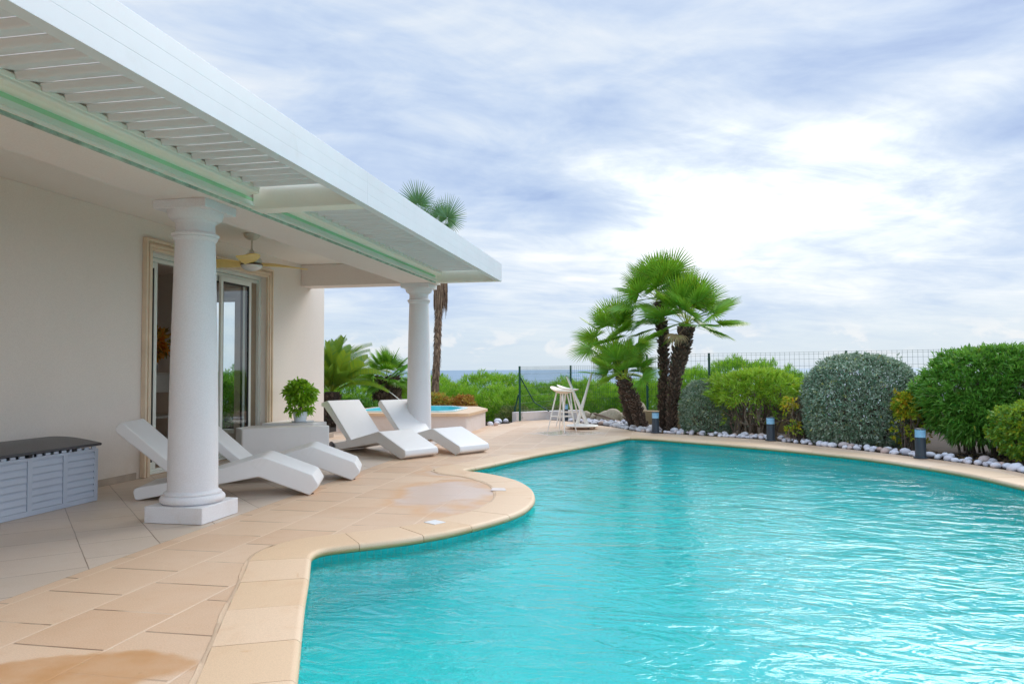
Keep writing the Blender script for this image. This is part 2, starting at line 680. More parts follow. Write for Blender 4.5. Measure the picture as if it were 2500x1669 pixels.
M_COPING = coping_material()
M_GROUT = plain('grout', srgb(.50, .37, .25), 0.9, 0.2, 20)


def wall_material(name, col, bump=0.5):
    m, nt, b = node_mat(name)
    T = NT(nt)
    pos = T.new('ShaderNodeNewGeometry').outputs['Position']
    n1 = T.noise(pos, 0.8, 6, 0.6)
    c = T.ramp(n1, [(0.3, tuple(x * 0.95 for x in col[:3]) + (1,)), (0.7, col)])
    n2 = T.noise(pos, 90.0, 4, 0.7)
    c = T.mix(1.0, c, T.ramp(n2, [(0.3, (0.93, 0.93, 0.93, 1)), (0.7, (1.04, 1.04, 1.04, 1))]), 'MULTIPLY')
    # streaks and scuffs low on the wall
    z = T.new('ShaderNodeSeparateXYZ')
    T.link(pos, z.inputs[0])
    low = T.math('MULTIPLY', T.ss(z.outputs[2], 0.55, 0.0), T.ss(T.noise(pos, 3.0, 6, 0.65), 0.42, 0.68))
    c = T.mix(T.math('MULTIPLY', low, 0.35), c, tuple(x * y for x, y in zip(col[:3], (0.80, 0.70, 0.58))) + (1,))
    n4 = T.noise(pos, 2.6, 7, 0.7, 1.2)
    c = T.mix(T.math('MULTIPLY', T.ss(n4, 0.56, 0.74), 0.14), c, tuple(x * y for x, y in zip(col[:3], (0.82, 0.78, 0.72))) + (1,))
    T.link(c, b.inputs['Base Color'])
    b.inputs['Roughness'].default_value = 0.85
    T.link(T.bump(n2, bump, 0.003), b.inputs['Normal'])
    return m


M_WALL = wall_material('beige_render', srgb(.93, .892, .855))
M_CEIL = wall_material('porch_ceiling_paint', srgb(.94, .91, .88), 0.2)
M_BEAM = wall_material('beam_paint', srgb(.92, .875, .85), 0.4)
M_COLUMN = wall_material('column_paint', srgb(.90, .895, .90), 0.35)
M_LOWWALL = wall_material('low_wall_paint', srgb(.90, .86, .84), 0.5)
M_TANWALL = wall_material('tan_wall_paint', srgb(.72, .62, .47), 0.5)
M_ALU = plain('white_aluminium', srgb(.885, .89, .90), 0.38, 0.03, 1.5, dirt=0.12, dirtcol=srgb(.7, .68, .6))
M_ALU_IN = plain('cream_aluminium', srgb(.95, .94, .89), 0.45, 0.03, 2.0, dirt=0.08, dirtcol=srgb(.7, .66, .52))
M_MINT = plain('mint_light_tint', srgb(.72, .92, .74), 0.5, 0.05, 1.2)  # green light on the strip above the lip, put into the base colour
M_COVE = plain('pale_mint_light_tint', srgb(.91, .96, .92), 0.5, 0.03, 1.2)  # paler lower end of that green light, also put into the colour
M_TEAL = plain('weathered_green_edge', srgb(.68, .78, .71), 0.8, 0.25, 9.0, bump=0.4)
M_SURROUND = plain('door_surround_stone', srgb(.90, .82, .72), 0.6, 0.06, 3, bump=0.3)
M_FRAME = plain('door_frame_white', srgb(.88, .89, .86), 0.35, 0.03, 4)
M_RUBBER = plain('black_rubber', (0.012, 0.012, 0.014, 1), 0.5, 0.1, 8)
M_SKIRT = plain('skirting_tile', srgb(.72, .66, .60), 0.5, 0.08, 6)
M_WHITE = plain('moulded_white_plastic', srgb(.91, .905, .90), 0.42, 0.02, 1.5, bump=0.12, bscale=260, dirt=0.20, dirtcol=srgb(.76, .73, .67))
M_CHEST = plain('grey_blue_plastic', srgb(.73, .765, .82), 0.5, 0.03, 2, bump=0.15, bscale=200)
M_LID = plain('dark_grey_plastic', srgb(.30, .30, .32), 0.36, 0.12, 3, bump=0.4, bscale=90)
M_FANW = plain('aged_white_enamel', srgb(.82, .79, .74), 0.4, 0.07, 12)
M_BLADE = plain('pale_wood_blade', srgb(.96, .84, .50), 0.45, 0.05, 9)
M_BOLL = plain('anthracite_aluminium', srgb(.22, .26, .30), 0.42, 0.06, 5)
M_STOOL = plain('white_lacquer_stool', srgb(.93, .90, .86), 0.35, 0.03, 8, dirt=0.2, dirtcol=srgb(.75, .62, .48))
M_STOOLC = plain('cream_stool_seat', srgb(.95, .87, .77), 0.35, 0.03, 8)
M_GREENWIRE = plain('green_coated_steel', srgb(.05, .30, .24), 0.45, 0.1, 5)
M_SPA = plain('turquoise_acrylic', srgb(.35, .80, .84), 0.2, 0.06, 3)
M_SPARIM = plain('pale_blue_acrylic', srgb(.80, .92, .94), 0.25, 0.04, 3)
M_SOIL = plain('garden_soil', srgb(.24, .175, .12), 0.95, 0.25, 6, bump=1.0, bscale=40)
M_POT = plain('white_glazed_pot', srgb(.88, .90, .93), 0.25, 0.02, 6)
M_BOULDER = plain('tan_boulder', srgb(.70, .64, .54), 0.8, 0.14, 7, bump=0.8, bscale=30)
M_STICK = plain('weathered_branch', srgb(.45, .36, .28), 0.85, 0.2, 12)


def opal_material():
    m, nt, b = node_mat('opal_lens')
    b.inputs['Base Color'].default_value = srgb(.55, .74, .86)
    b.inputs['Roughness'].default_value = 0.25
    T = NT(nt)
    tc = T.new('ShaderNodeTexCoord').outputs['Object']
    T.link(T.ramp(T.noise(tc, 12, 3), [(0.3, srgb(.48, .68, .82)), (0.7, srgb(.62, .80, .90))]), b.inputs['Base Color'])
    return m


M_OPAL = opal_material()


def glass_material(name, tintc, refl=1.0):
    """window glass: clear body with a real Fresnel reflection"""
    m = bpy.data.materials.new(name)
    m.use_nodes = True
    nt = m.node_tree
    nt.nodes.clear()
    T = NT(nt)
    fr = T.new('ShaderNodeFresnel')
    fr.inputs['IOR'].default_value = 1.85
    tr = T.new('ShaderNodeBsdfTransparent')
    tr.inputs['Color'].default_value = tintc
    gl = T.new('ShaderNodeBsdfGlossy')
    gl.inputs['Roughness'].default_value = 0.01
    mx = T.new('ShaderNodeMixShader')
    bf = T.new('ShaderNodeNewGeometry').outputs['Backfacing']
    T.link(T.math('MULTIPLY', fr.outputs[0], T.math('SUBTRACT', 1.0, bf)), mx.inputs[0])
    T.link(tr.outputs[0], mx.inputs[1])
    T.link(gl.outputs[0], mx.inputs[2])
    o = T.new('ShaderNodeOutputMaterial')
    T.link(mx.outputs[0], o.inputs[0])
    return m


M_GLASS = glass_material('window_glass', (0.95, 0.97, 0.965, 1))
M_TABLEGLASS = glass_material('table_glass', (0.70, 0.90, 0.93, 1))


def leaf_material(name, stops, rough=0.45, trans=0.35, transcol=None, spec=0.5, objvar=False):
    m, nt, b = node_mat(name)
    T = NT(nt)
    at = T.new('ShaderNodeAttribute', attribute_name='tint').outputs['Fac']
    c = T.ramp(at, stops)
    if objvar:
        rnd = T.new('ShaderNodeObjectInfo').outputs['Random']
        c = T.mix(1.0, c, T.ramp(rnd, [(0.0, (1.25, 1.12, 0.9, 1)), (0.35, (1.0, 1.0, 1.0, 1)), (0.75, (0.72, 0.85, 0.85, 1)), (1.0, (0.55, 0.70, 0.75, 1))]), 'MULTIPLY')
    T.link(c, b.inputs['Base Color'])
    b.inputs['Roughness'].default_value = rough
    b.inputs['Specular IOR Level'].default_value = spec
    tl = T.new('ShaderNodeBsdfTranslucent')
    if transcol:
        T.link(T.mix(0.5, c, transcol), tl.inputs['Color'])
    else:
        T.link(c, tl.inputs['Color'])
    mx = T.new('ShaderNodeMixShader')
    mx.inputs[0].default_value = trans
    T.link(b.outputs[0], mx.inputs[1])
    T.link(tl.outputs[0], mx.inputs[2])
    out = [n for n in nt.nodes if n.type == 'OUTPUT_MATERIAL'][0]
    T.link(mx.outputs[0], out.inputs[0])
    return m


L_PALM = leaf_material('fan_palm_leaf', [(0.0, lin(.48, .38, .06)), (0.12, lin(.32, .42, .03)), (0.5, lin(.12, .32, .02)), (1.0, lin(.27, .55, .06))], 0.33, 0.28, lin(.42, .66, .03), 0.5, objvar=True)
L_CYCAD = leaf_material('cycad_leaf', [(0.0, lin(.32, .36, .03)), (0.5, lin(.20, .32, .02)), (1.0, lin(.06, .22, .06))], 0.30, 0.3, lin(.35, .5, .04), 0.6, objvar=True)
L_TALL = leaf_material('washingtonia_leaf', [(0.0, lin(.20, .34, .05)), (0.6, lin(.08, .20, .06)), (1.0, lin(.16, .32, .16))], 0.4, 0.3)
L_GREY = leaf_material('silver_grey_leaf', [(0.0, lin(.12, .22, .12)), (0.5, lin(.28, .37, .24)), (0.93, lin(.55, .63, .50)), (1.0, lin(.50, .50, .14))], 0.6, 0.18)
L_OLE = leaf_material('oleander_leaf', [(0.0, lin(.38, .38, .05)), (0.06, lin(.12, .30, .03)), (0.6, lin(.10, .28, .035)), (1.0, lin(.25, .48, .08))], 0.3, 0.35, lin(.25, .5, .05))
L_LIME = leaf_material('lime_green_leaf', [(0.0, lin(.62, .45, .03)), (0.10, lin(.40, .50, .03)), (0.6, lin(.24, .44, .025)), (1.0, lin(.44, .64, .08))], 0.4, 0.36, lin(.4, .6, .05))
L_YEL = leaf_material('yellow_green_leaf', [(0.0, lin(.70, .38, .02)), (0.2, lin(.60, .55, .03)), (0.6, lin(.25, .42, .03)), (1.0, lin(.10, .30, .04))], 0.4, 0.34, lin(.5, .55, .05))
L_PINE = leaf_material('wild_shrub_leaf', [(0.0, lin(.11, .22, .02)), (0.45, lin(.20, .42, .018)), (0.9, lin(.34, .60, .03)), (1.0, lin(.50, .50, .12))], 0.5, 0.35, lin(.35, .65, .04))
L_RUST = leaf_material('rusty_orange_leaf', [(0.0, lin(.35, .12, .03)), (0.5, lin(.50, .28, .05)), (0.8, lin(.55, .50, .06)), (1.0, lin(.16, .32, .05))], 0.5, 0.3)
L_POT = leaf_material('pot_plant_leaf', [(0.0, lin(.16, .36, .02)), (0.5, lin(.27, .52, .02)), (1.0, lin(.42, .68, .06))], 0.3, 0.33, lin(.3, .6, .03))
L_DRY = leaf_material('dry_twig', [(0.0, lin(.09, .055, .04)), (0.7, lin(.18, .12, .085)), (1.0, lin(.30, .24, .06))], 0.8, 0.1)
L_LITTER = leaf_material('dry_litter', [(0.0, lin(.20, .12, .06)), (0.5, lin(.34, .22, .10)), (1.0, lin(.42, .36, .12))], 0.8, 0.1)
L_DRYF = leaf_material('dry_frond', [(0.0, lin(.24, .15, .07)), (0.5, lin(.34, .24, .11)), (1.0, lin(.42, .34, .16))], 0.7, 0.15)
L_FLOW = leaf_material('orange_flower', [(0.0, lin(.45, .50, .05)), (0.4, lin(.80, .22, .03)), (0.7, lin(.85, .45, .05)), (1.0, lin(.30, .20, .04))], 0.5, 0.3)
L_SCRUB = leaf_material('olive_scrub', [(0.0, lin(.12, .14, .05)), (0.6, lin(.27, .30, .08)), (1.0, lin(.42, .40, .14))], 0.6, 0.3)


def bark_material(name, stops):
    m, nt, b = node_mat(name)
    T = NT(nt)
    at = T.new('ShaderNodeAttribute', attribute_name='tint').outputs['Fac']
    tc = T.new('ShaderNodeTexCoord').outputs['Object']
    c = T.ramp(at, stops)
    n = T.noise(tc, 45, 5, 0.7)
    c = T.mix(1.0, c, T.ramp(n, [(0.3, (0.6, 0.6, 0.6, 1)), (0.7, (1.25, 1.25, 1.25, 1))]), 'MULTIPLY')
    T.link(c, b.inputs['Base Color'])
    b.inputs['Roughness'].default_value = 0.9
    T.link(T.bump(n, 0.8, 0.01), b.inputs['Normal'])
    return m


B_PALM = bark_material('palm_bark', [(0.0, lin(.04, .026, .018)), (0.5, lin(.12, .075, .05)), (0.8, lin(.24, .165, .12)), (1.0, lin(.66, .53, .42))])
B_STEM = bark_material('shrub_stem', [(0.0, lin(.13, .09, .065)), (1.0, lin(.30, .23, .17))])
B_GREYTWIG = bark_material('grey_twig', [(0.0, lin(.17, .155, .15)), (1.0, lin(.34, .31, .31))])
B_SHAG = bark_material('shaggy_brown_bark', [(0.0, lin(.12, .07, .045)), (0.6, lin(.27, .17, .11)), (1.0, lin(.45, .30, .19))])


def pebble_material():
    m, nt, b = node_mat('white_pebble_stone')
    T = NT(nt)
    oi = T.new('ShaderNodeObjectInfo').outputs['Random']
    tc = T.new('ShaderNodeTexCoord').outputs['Object']
    c = T.ramp(oi, [(0.0, srgb(.70, .67, .68)), (0.25, srgb(.82, .81, .84)), (0.78, srgb(.88, .88, .90)), (1.0, srgb(.74, .62, .56))])
    n = T.noise(tc, 30, 5, 0.7, 0.5)
    c = T.mix(T.math('MULTIPLY', T.ss(n, 0.5, 0.75), 0.4), c, srgb(.62, .55, .50))
    T.link(c, b.inputs['Base Color'])
    b.inputs['Roughness'].default_value = 0.6
    T.link(T.bump(n, 0.4, 0.004), b.inputs['Normal'])
    return m


M_PEBBLE = pebble_material()

# ================================================================ ground, terrace, pool
POOL = [(-0.55, 1.05), (-0.98, 1.82), (-1.367, 2.685), (-1.604, 3.196), (-1.79, 3.60), (-1.985, 4.04), (-2.165, 4.43), (-2.205, 4.52),
        (-2.215, 4.60), (-2.185, 4.70), (-1.988, 4.865), (-1.786, 5.03), (-1.60, 5.225), (-1.47, 5.407), (-1.263, 5.80), (-1.13, 6.166), (-1.09, 6.52),
        (-1.119, 6.927), (-1.248, 7.448), (-1.50, 7.96), (-1.874, 8.367), (-2.171, 8.559), (-2.25, 8.63), (-2.25, 8.72),
        (-2.072, 9.16), (-1.73, 10.15), (-1.46, 10.81), (-1.16, 11.46), (-0.808, 12.30), (-0.52, 13.04), (-0.46, 13.16), (-0.36, 13.20), (-0.22, 13.16), (0.05, 13.02), (0.66, 12.57),
        (1.225, 12.14), (1.75, 11.69), (2.213, 11.25), (2.62, 10.79), (2.983, 10.22), (3.379, 9.397), (3.58, 8.60), (3.66, 7.8), (3.62, 6.8),
        (3.45, 5.5), (3.15, 4.2), (2.75, 3.0), (2.35, 2.0), (1.9, 1.15), (1.75, 1.0), (1.5, 0.93), (0.5, 0.90), (-0.3, 0.92), (-0.48, 0.95)]
outline = catmull([(x, y) for x, y in POOL], 0.05, True)
NP_ = len(outline)


def offset_loop(loop, d):
    out = []
    n = len(loop)
    for i in range(n):
        t = (loop[(i + 1) % n] - loop[i - 1])
        t.normalize()
        nrm = Vector((-t.y, t.x))
        out.append(loop[i] + nrm * d)
    return out


PORCH_EDGE = [(-3.32, -3.0), (-3.39, 3.35), (-3.412, 5.0), (-3.44, 7.2), (-3.479, 9.7), (-3.50, 12.05)]
porch_loop = [(-5.71, -3.0)] + PORCH_EDGE + [(-5.71, 12.05)]
flat_sheet('porch_floor', [porch_loop], 0.0, M_PORCH)

PEB_FRONT = [(-0.828, 15.43), (-0.513, 14.75), (-0.289, 14.33), (-0.078, 14.14), (0.391, 13.93), (0.697, 13.77), (1.30, 13.38), (1.811, 13.02), (2.25, 12.38), (2.66, 11.86),
             (3.058, 11.33), (3.476, 10.73), (3.814, 10.12), (4.043, 9.50), (4.16, 8.7), (4.25, 7.5), (4.2, 6.0), (4.0, 4.5)]
terr_outer = [(-10.5, -3.0), (-5.711, -3.0), (-5.711, 12.051), (-3.501, 12.051)] + [(x + 0.001, y) for x, y in reversed(PORCH_EDGE)] + \
             [(6.5, -3.0), (6.5, 4.0)] + list(reversed(PEB_FRONT)) + [(-1.223, 15.93), (-1.777, 16.735), (-2.079, 17.1), (-2.56, 17.5), (-2.85, 17.25), (-3.19, 17.0), (-3.20, 16.15), (-3.46, 15.9), (-3.6, 15.3), (-3.9, 16.4), (-6.2, 16.4), (-6.2, 12.3), (-10.5, 12.3)]
terr_hole = [tuple(p) for p in offset_loop(outline, 0.10)]
flat_sheet('terrace', [terr_outer, terr_hole], 0.0, M_TERRACE)


def build_coping():
    # arc length
    n = NP_
    seg = [(outline[(i + 1) % n] - outline[i]).length for i in range(n)]
    total = sum(seg)
    cum = np.concatenate([[0], np.cumsum(seg)])
    W = 0.375
    prof = [(W, 0.0005), (W, 0.007), (0.034, 0.007), (0.018, 0.003), (0.006, -0.008), (0.0, -0.024), (0.004, -0.040), (0.016, -0.050), (0.07, -0.052)]
    outl = offset_loop(outline, 1.0)

    def at(s):
        s = s % total
        i = int(np.searchsorted(cum, s, side='right') - 1)
        i = min(i, n - 1)
        t = (s - cum[i]) / max(seg[i], 1e-9)
        p = outline[i].lerp(outline[(i + 1) % n], t)
        q = outl[i].lerp(outl[(i + 1) % n], t)
        d = (q - p)
        d.normalize()
        return p, d
    rng = random.Random(4)
    mb = MB()
    idx = []
    s = 0.0
    while s < total - 0.05:
        L = 0.47 * rng.uniform(0.92, 1.08)
        if total - (s + L) < 0.2:
            L = total - s
        tint = rng.random()
        dz = rng.uniform(-0.0007, 0.0007)
        m = max(2, int(L / 0.05))
        g = 0.0022
        rings = []
        for k in range(m + 1):
            ss = s + g + (L - 2 * g) * k / m
            p, d = at(ss)
            rings.append([(p.x + d.x * a, p.y + d.y * a, b + dz) for a, b in prof])
        K = len(prof)
        v = [q for r_ in rings for q in r_]
        f = []
        for k in range(m):
            for j in range(K - 1):
                f.append((k * K + j, (k + 1) * K + j, (k + 1) * K + j + 1, k * K + j + 1))
        f.append(tuple(range(K)))
        f.append(tuple(m * K + j for j in reversed(range(K))))
        c0 = len(mb.f)
        mb.add(v, f, tint)
        idx += [0] * (len(mb.f) - c0)
        s += L
    # grout bed just under the stones
    prof2 = [(W - 0.002, 0.0045), (0.036, 0.0045), (0.009, -0.012), (0.004, -0.026), (0.012, -0.044), (0.07, -0.049)]
    K = len(prof2)
    rings = []
    m = int(total / 0.05)
    for k in range(m):
        p, d = at(total * k / m)
        rings += [(p.x + d.x * a, p.y + d.y * a, b) for a, b in prof2]
    f = [(k * K + j, ((k + 1) % m) * K + j, ((k + 1) % m) * K + j + 1, k * K + j + 1) for k in range(m) for j in range(K - 1)]
    c0 = len(mb.f)
    mb.add(rings, f, 0.3)
    idx += [1] * (len(mb.f) - c0)
    # pale mortar fillet along the outer edge of the stones
    rng2 = random.Random(9)
    rings = []
    for k in range(m):
        p, d = at(total * k / m)
        a0 = W + 0.001 + 0.002 * math.sin(k * 0.9)
        a1 = W + 0.026 + 0.005 * math.sin(k * 0.37) + rng2.uniform(-.002, .002)
        rings += [(p.x + d.x * a, p.y + d.y * a, b) for a, b in ((a0, 0.0062), (a0 + 0.004, 0.0045), (a1 - 0.003, 0.0042), (a1, 0.0005))]
    f = [(k * 4 + j, ((k + 1) % m) * 4 + j, ((k + 1) % m) * 4 + j + 1, k * 4 + j + 1) for k in range(m) for j in range(3)]
    c0 = len(mb.f)
    mb.add(rings, f, 0.9)
    idx += [0] * (len(mb.f) - c0)
    o = mb.build('pool_coping', [M_COPING, M_GROUT])
    o.data.polygons.foreach_set('material_index', idx)
    o.data.shade_smooth()
    md = o.modifiers.new('split', 'EDGE_SPLIT')
    md.split_angle = R(50)
    o['kind'] = 'structure'


build_coping()


def basin_material():
    m, nt, b = node_mat('pool_basin')
    T = NT(nt)
    pos = T.new('ShaderNodeNewGeometry').outputs['Position']
    n = T.noise(pos, 0.9, 4, 0.5)
    c = T.ramp(n, [(0.3, lin(.0, .82, .82)), (0.7, lin(.0, .92, .88))])
    n2 = T.noise(pos, 26, 4, 0.7)
    c = T.mix(T.math('MULTIPLY', T.ss(n2, 0.5, 0.8), 0.25), c, lin(.01, .60, .64))
    br = T.new('ShaderNodeTexBrick')
    br.offset = 0.0
    br.inputs['Scale'].default_value = 1.0
    br.inputs['Brick Width'].default_value = 0.052
    br.inputs['Row Height'].default_value = 0.052
    br.inputs['Mortar Size'].default_value = 0.0035
    br.inputs['Color1'].default_value = (1, 1, 1, 1)
    br.inputs['Color2'].default_value = (0.86, 0.92, 0.92, 1)
    br.inputs['Mortar'].default_value = (0.5, 0.72, 0.74, 1)
    T.link(pos, br.inputs['Vector'])
    c = T.mix(1.0, c, br.outputs['Color'], 'MULTIPLY')
    T.link(c, b.inputs['Base Color'])
    b.inputs['Roughness'].default_value = 0.6
    return m


def mosaic_material():
    """waterline band of small teal glass tiles: u runs along the wall (stored per vertex), v is the height"""
    m, nt, b = node_mat('waterline_mosaic')
    T = NT(nt)
    pos = T.new('ShaderNodeNewGeometry').outputs['Position']
    at = T.new('ShaderNodeAttribute', attribute_name='tint').outputs['Fac']
    sep = T.new('ShaderNodeSeparateXYZ')
    T.link(pos, sep.inputs[0])
    cb = T.new('ShaderNodeCombineXYZ')
    T.link(at, cb.inputs[0])
    T.link(sep.outputs[2], cb.inputs[1])
    br = T.new('ShaderNodeTexBrick')
    br.offset = 0.0
    br.inputs['Scale'].default_value = 1.0
    br.inputs['Brick Width'].default_value = 0.05
    br.inputs['Row Height'].default_value = 0.05
    br.inputs['Mortar Size'].default_value = 0.004
    br.inputs['Color1'].default_value = lin(.02, .58, .57)
    br.inputs['Color2'].default_value = lin(.015, .50, .50)
    br.inputs['Mortar'].default_value = lin(.10, .50, .46)
    T.link(cb.outputs[0], br.inputs['Vector'])
    T.link(br.outputs['Color'], b.inputs['Base Color'])
    b.inputs['Roughness'].default_value = 0.25
    return m


def build_basin():
    lp = offset_loop(outline, 0.05)
    n = len(lp)
    s = 0.0
    us = []
    for i in range(n):
        us.append(s)
        s += (lp[(i + 1) % n] - lp[i]).length
    levels = [-0.045, -0.30, -0.3001, POOL_D]
    v, t = [], []
    for z in levels:
        for i in range(n):
            v.append((lp[i].x, lp[i].y, z))
            t.append(us[i])
    f, mi = [], []
    for a, mm in ((0, 1), (2, 0)):
        for i in range(n):
            j = (i + 1) % n
            f.append((a * n + i, a * n + j, (a + 1) * n + j, (a + 1) * n + i))
            mi.append(mm)
    tris = tessellate_polygon([[Vector((p.x, p.y, POOL_D)) for p in lp]])
    me = bpy.data.meshes.new('pool_basin')
    base = 3 * n
    f2 = [tuple(base + i for i in tr) for tr in tris]
    me.from_pydata(v, [], f + f2)
    me.attributes.new('tint', 'FLOAT', 'POINT').data.foreach_set('value', t)
    o = link_mesh('pool_basin', me, [basin_material(), mosaic_material()])
    me.polygons.foreach_set('material_index', mi + [0] * len(f2))
    o['kind'] = 'structure'


def water_material():
    m = bpy.data.materials.new('pool_water')
    m.use_nodes = True
    nt = m.node_tree
    nt.nodes.clear()
    T = NT(nt)
    pos = T.new('ShaderNodeNewGeometry').outputs['Position']
    mp = T.new('ShaderNodeMapping')
    mp.inputs['Rotation'].default_value = (0, 0, R(18))
    mp.inputs['Scale'].default_value = (0.75, 1.25, 1.0)
    T.link(pos, mp.inputs['Vector'])
    v = mp.outputs[0]
    calm = T.ss(T.noise(pos, 0.55, 2, 0.5), 0.35, 0.65)       # cat's-paws: ruffled and calmer patches
    w1 = T.noise(v, 1.9, 3, 0.5, 1.0)
    w2 = T.noise(v, 5.5, 3, 0.55, 1.6)
    w3 = T.noise(v, 19.0, 3, 0.6, 0.6)
    k3 = T.math('ADD', 0.35, T.math('MULTIPLY', calm, 0.9))
    h = T.math('ADD', T.math('MULTIPLY', w1, 0.052), T.math('MULTIPLY', w2, 0.024))
    h = T.math('ADD', h, T.math('MULTIPLY', T.math('MULTIPLY', w3, k3), 0.0022))
    nrm = T.bump(h, 1.0, WAVE)
    gl = T.new('ShaderNodeBsdfGlass')
    gl.inputs['IOR'].default_value = 1.333
    gl.inputs['Roughness'].default_value = 0.0
    gl.inputs['Color'].default_value = (0.97, 1.0, 1.0, 1)
    T.link(nrm, gl.inputs['Normal'])
    o = T.new('ShaderNodeOutputMaterial')
    T.link(gl.outputs[0], o.inputs[0])
    return m


POOL_D = -1.1
WAVE = 0.5
build_basin()
wl_loop = [tuple(p) for p in offset_loop(outline, 0.052)]
flat_sheet('water', [wl_loop], -0.078, water_material())


def grid_sheet(name, x0, x1, y0, y1, nx, ny, fn, mat):
    xs, ys = np.linspace(x0, x1, nx), np.linspace(y0, y1, ny)
    gx, gy = np.meshgrid(xs, ys)
    gz = fn(gx, gy)
    v = np.stack([gx, gy, gz], -1).reshape(-1, 3)
    i = np.arange(nx * ny).reshape(ny, nx)
    f = np.stack([i[:-1, :-1], i[:-1, 1:], i[1:, 1:], i[1:, :-1]], -1).reshape(-1, 4)
    o = link_mesh(name, np_mesh(name, v, f), mat)
    o['kind'] = 'structure'
    return o


def inside(poly, X, Y):
    r_ = np.zeros(X.shape, bool)
    n = len(poly)
    for i in range(n):
        x1, y1 = poly[i]
        x2, y2 = poly[(i + 1) % n]
        if y1 == y2:
            continue
        c = ((y1 > Y) != (y2 > Y)) & (X < (x2 - x1) * (Y - y1) / (y2 - y1) + x1)
        r_ ^= c
    return r_


def ground_h(x, y):
    # garden bed just under the terrace level, falling away to the shore beyond the fence
    z = np.where(y < 17.6, -0.03, -0.03 - (y - 17.6) * 0.10)
    z = z + 0.03 * np.sin(x * 1.7 + y) * (y > 16)
    z = np.where(y > 34, z - (y - 34) * 0.25, z)
    z = np.where((x < -3.6) & (y > 15.2) & (y < 17.6), -0.15, z)
    # dug out under the terrace slab and the pool
    tp = [(-5.72, -3.0)] + terr_outer[5:]
    ins = inside(terr_outer, x, y) | inside(terr_hole, x, y)
    e = 0.13
    for dx, dy in ((e, 0), (-e, 0), (0, e), (0, -e), (e * .7, e * .7), (-e * .7, -e * .7), (e * .7, -e * .7), (-e * .7, e * .7)):
        ins &= inside(terr_outer, x + dx, y + dy) | inside(terr_hole, x + dx, y + dy)
    return np.where(ins, -1.7, np.where((x > -5.72) & (x < -3.3) & (y < 12) & (y > -3), -0.2, z))


# the ground is one sheet; under the terrace and pool it is dug out
gxs = np.concatenate([np.arange(-60, -8, 2.0), np.arange(-8, 8, 0.1), np.arange(8, 61, 2.0)])
gys = np.concatenate([np.arange(-30, -4, 2.0), np.arange(-4, 19, 0.1), np.arange(19, 131, 1.0)])
gx, gy = np.meshgrid(gxs, gys)
gz = ground_h(gx, gy)
gi = np.arange(gx.size).reshape(gx.shape)
gf = np.stack([gi[:-1, :-1], gi[:-1, 1:], gi[1:, 1:], gi[1:, :-1]], -1).reshape(-1, 4)
go = link_mesh('ground', np_mesh('ground', np.stack([gx, gy, gz], -1).reshape(-1, 3), gf), M_SOIL)
go['kind'] = 'structure'


def sea_material():
    m, nt, b = node_mat('sea_water')
    T = NT(nt)
    pos = T.new('ShaderNodeNewGeometry').outputs['Position']
    n = T.noise(pos, 0.002, 5, 0.6)
    T.link(T.ramp(n, [(0.3, lin(.17, .26, .34)), (0.7, lin(.21, .30, .38))]), b.inputs['Base Color'])
    b.inputs['Roughness'].default_value = 0.55
    b.inputs['Specular IOR Level'].default_value = 0.25
    return m


sea = grid_sheet('sea', -30000, 30000, 60, 50000, 3, 3, lambda x, y: x * 0 - 32.0, sea_material())


# ================================================================ villa
WX = -5.704
CZ = 2.94
villa = empty('villa', (WX, 8.0, 0))
tag(villa, 'cream rendered house with open porch and sliding glass door, beside the pool', 'house')


def P(mb, name, mat, parent=villa, **k):
    o = mb.build(name, mat, None, **k)
    o.parent = parent
    root = parent
    while root is not None:
        o.location = o.location - Vector(root.location)
        root = root.parent
    return o


DY0, DY1, DZ = 7.545, 10.15, 2.60
YE = 12.13
mb = MB()
mb.box(-6.0, WX, -3.0, DY0, 0, CZ)
mb.box(-6.0, WX, DY1, YE, 0, CZ)
mb.box(-6.0, WX, DY0, DY1, DZ, CZ)
mb.box(-10.3, -10.0, -3.0, YE, 0, CZ)
for x0, x1, z0, z1 in ((-10.0, -8.05, 0, CZ), (-7.25, -6.0, 0, CZ), (-8.05, -7.25, 0, 0.12), (-8.05, -7.25, 2.48, CZ)):
    mb.box(x0, x1, YE - 0.3, YE - 0.001, z0, z1)
mb.box(-10.0, -6.0, 3.4, 3.7, 0, CZ)
P(mb, 'wall', M_WALL)
mb = MB()
mb.box(-10.3, -5.705, -3.0, YE, CZ + 0.002, 3.2)
mb.box(-5.7051, -3.43, -3.0, 11.62, CZ + 0.002, 3.2)
P(mb, 'roof', M_CEIL)
mb = MB()
mb.box(-10.0, -6.0, 3.7, YE - 0.3, -0.02, 0.03)
P(mb, 'room_floor', plain('room_floor_tile', srgb(.62, .52, .42), 0.35, 0.06, 2))
mb = MB()
mb.box(-3.95, -3.425, -3.0, 11.62, 2.586, CZ)
mb.box(WX + 0.002, -3.952, 11.25, 11.62, 2.586, CZ)
P(mb, 'beam', M_BEAM, bevel=0.006)
mb = MB()
for y0, y1 in ((-3.0, 7.395), (10.275, YE)):
    mb = MB()
    y = y0
    while y < y1 - 0.05:
        mb.box(WX + 0.001, WX + 0.012, y, min(y + 0.448, y1), 0.001, 0.075)
        mb.box(WX + 0.001, WX + 0.010, y + 0.448, min(y + 0.45, y1), 0.001, 0.074)
        y += 0.45
    P(mb, 'skirting', M_SKIRT)
mb = MB()
for x0, x1, z0, z1 in ((-8.049, -8.00, 0.121, 2.479), (-7.30, -7.251, 0.121, 2.479), (-8.0, -7.30, 0.121, 0.17), (-8.0, -7.30, 2.43, 2.479)):
    mb.box(x0, x1, YE - 0.2, YE - 0.14, z0, z1)
P(mb, 'window', M_FRAME, bevel=0.003)
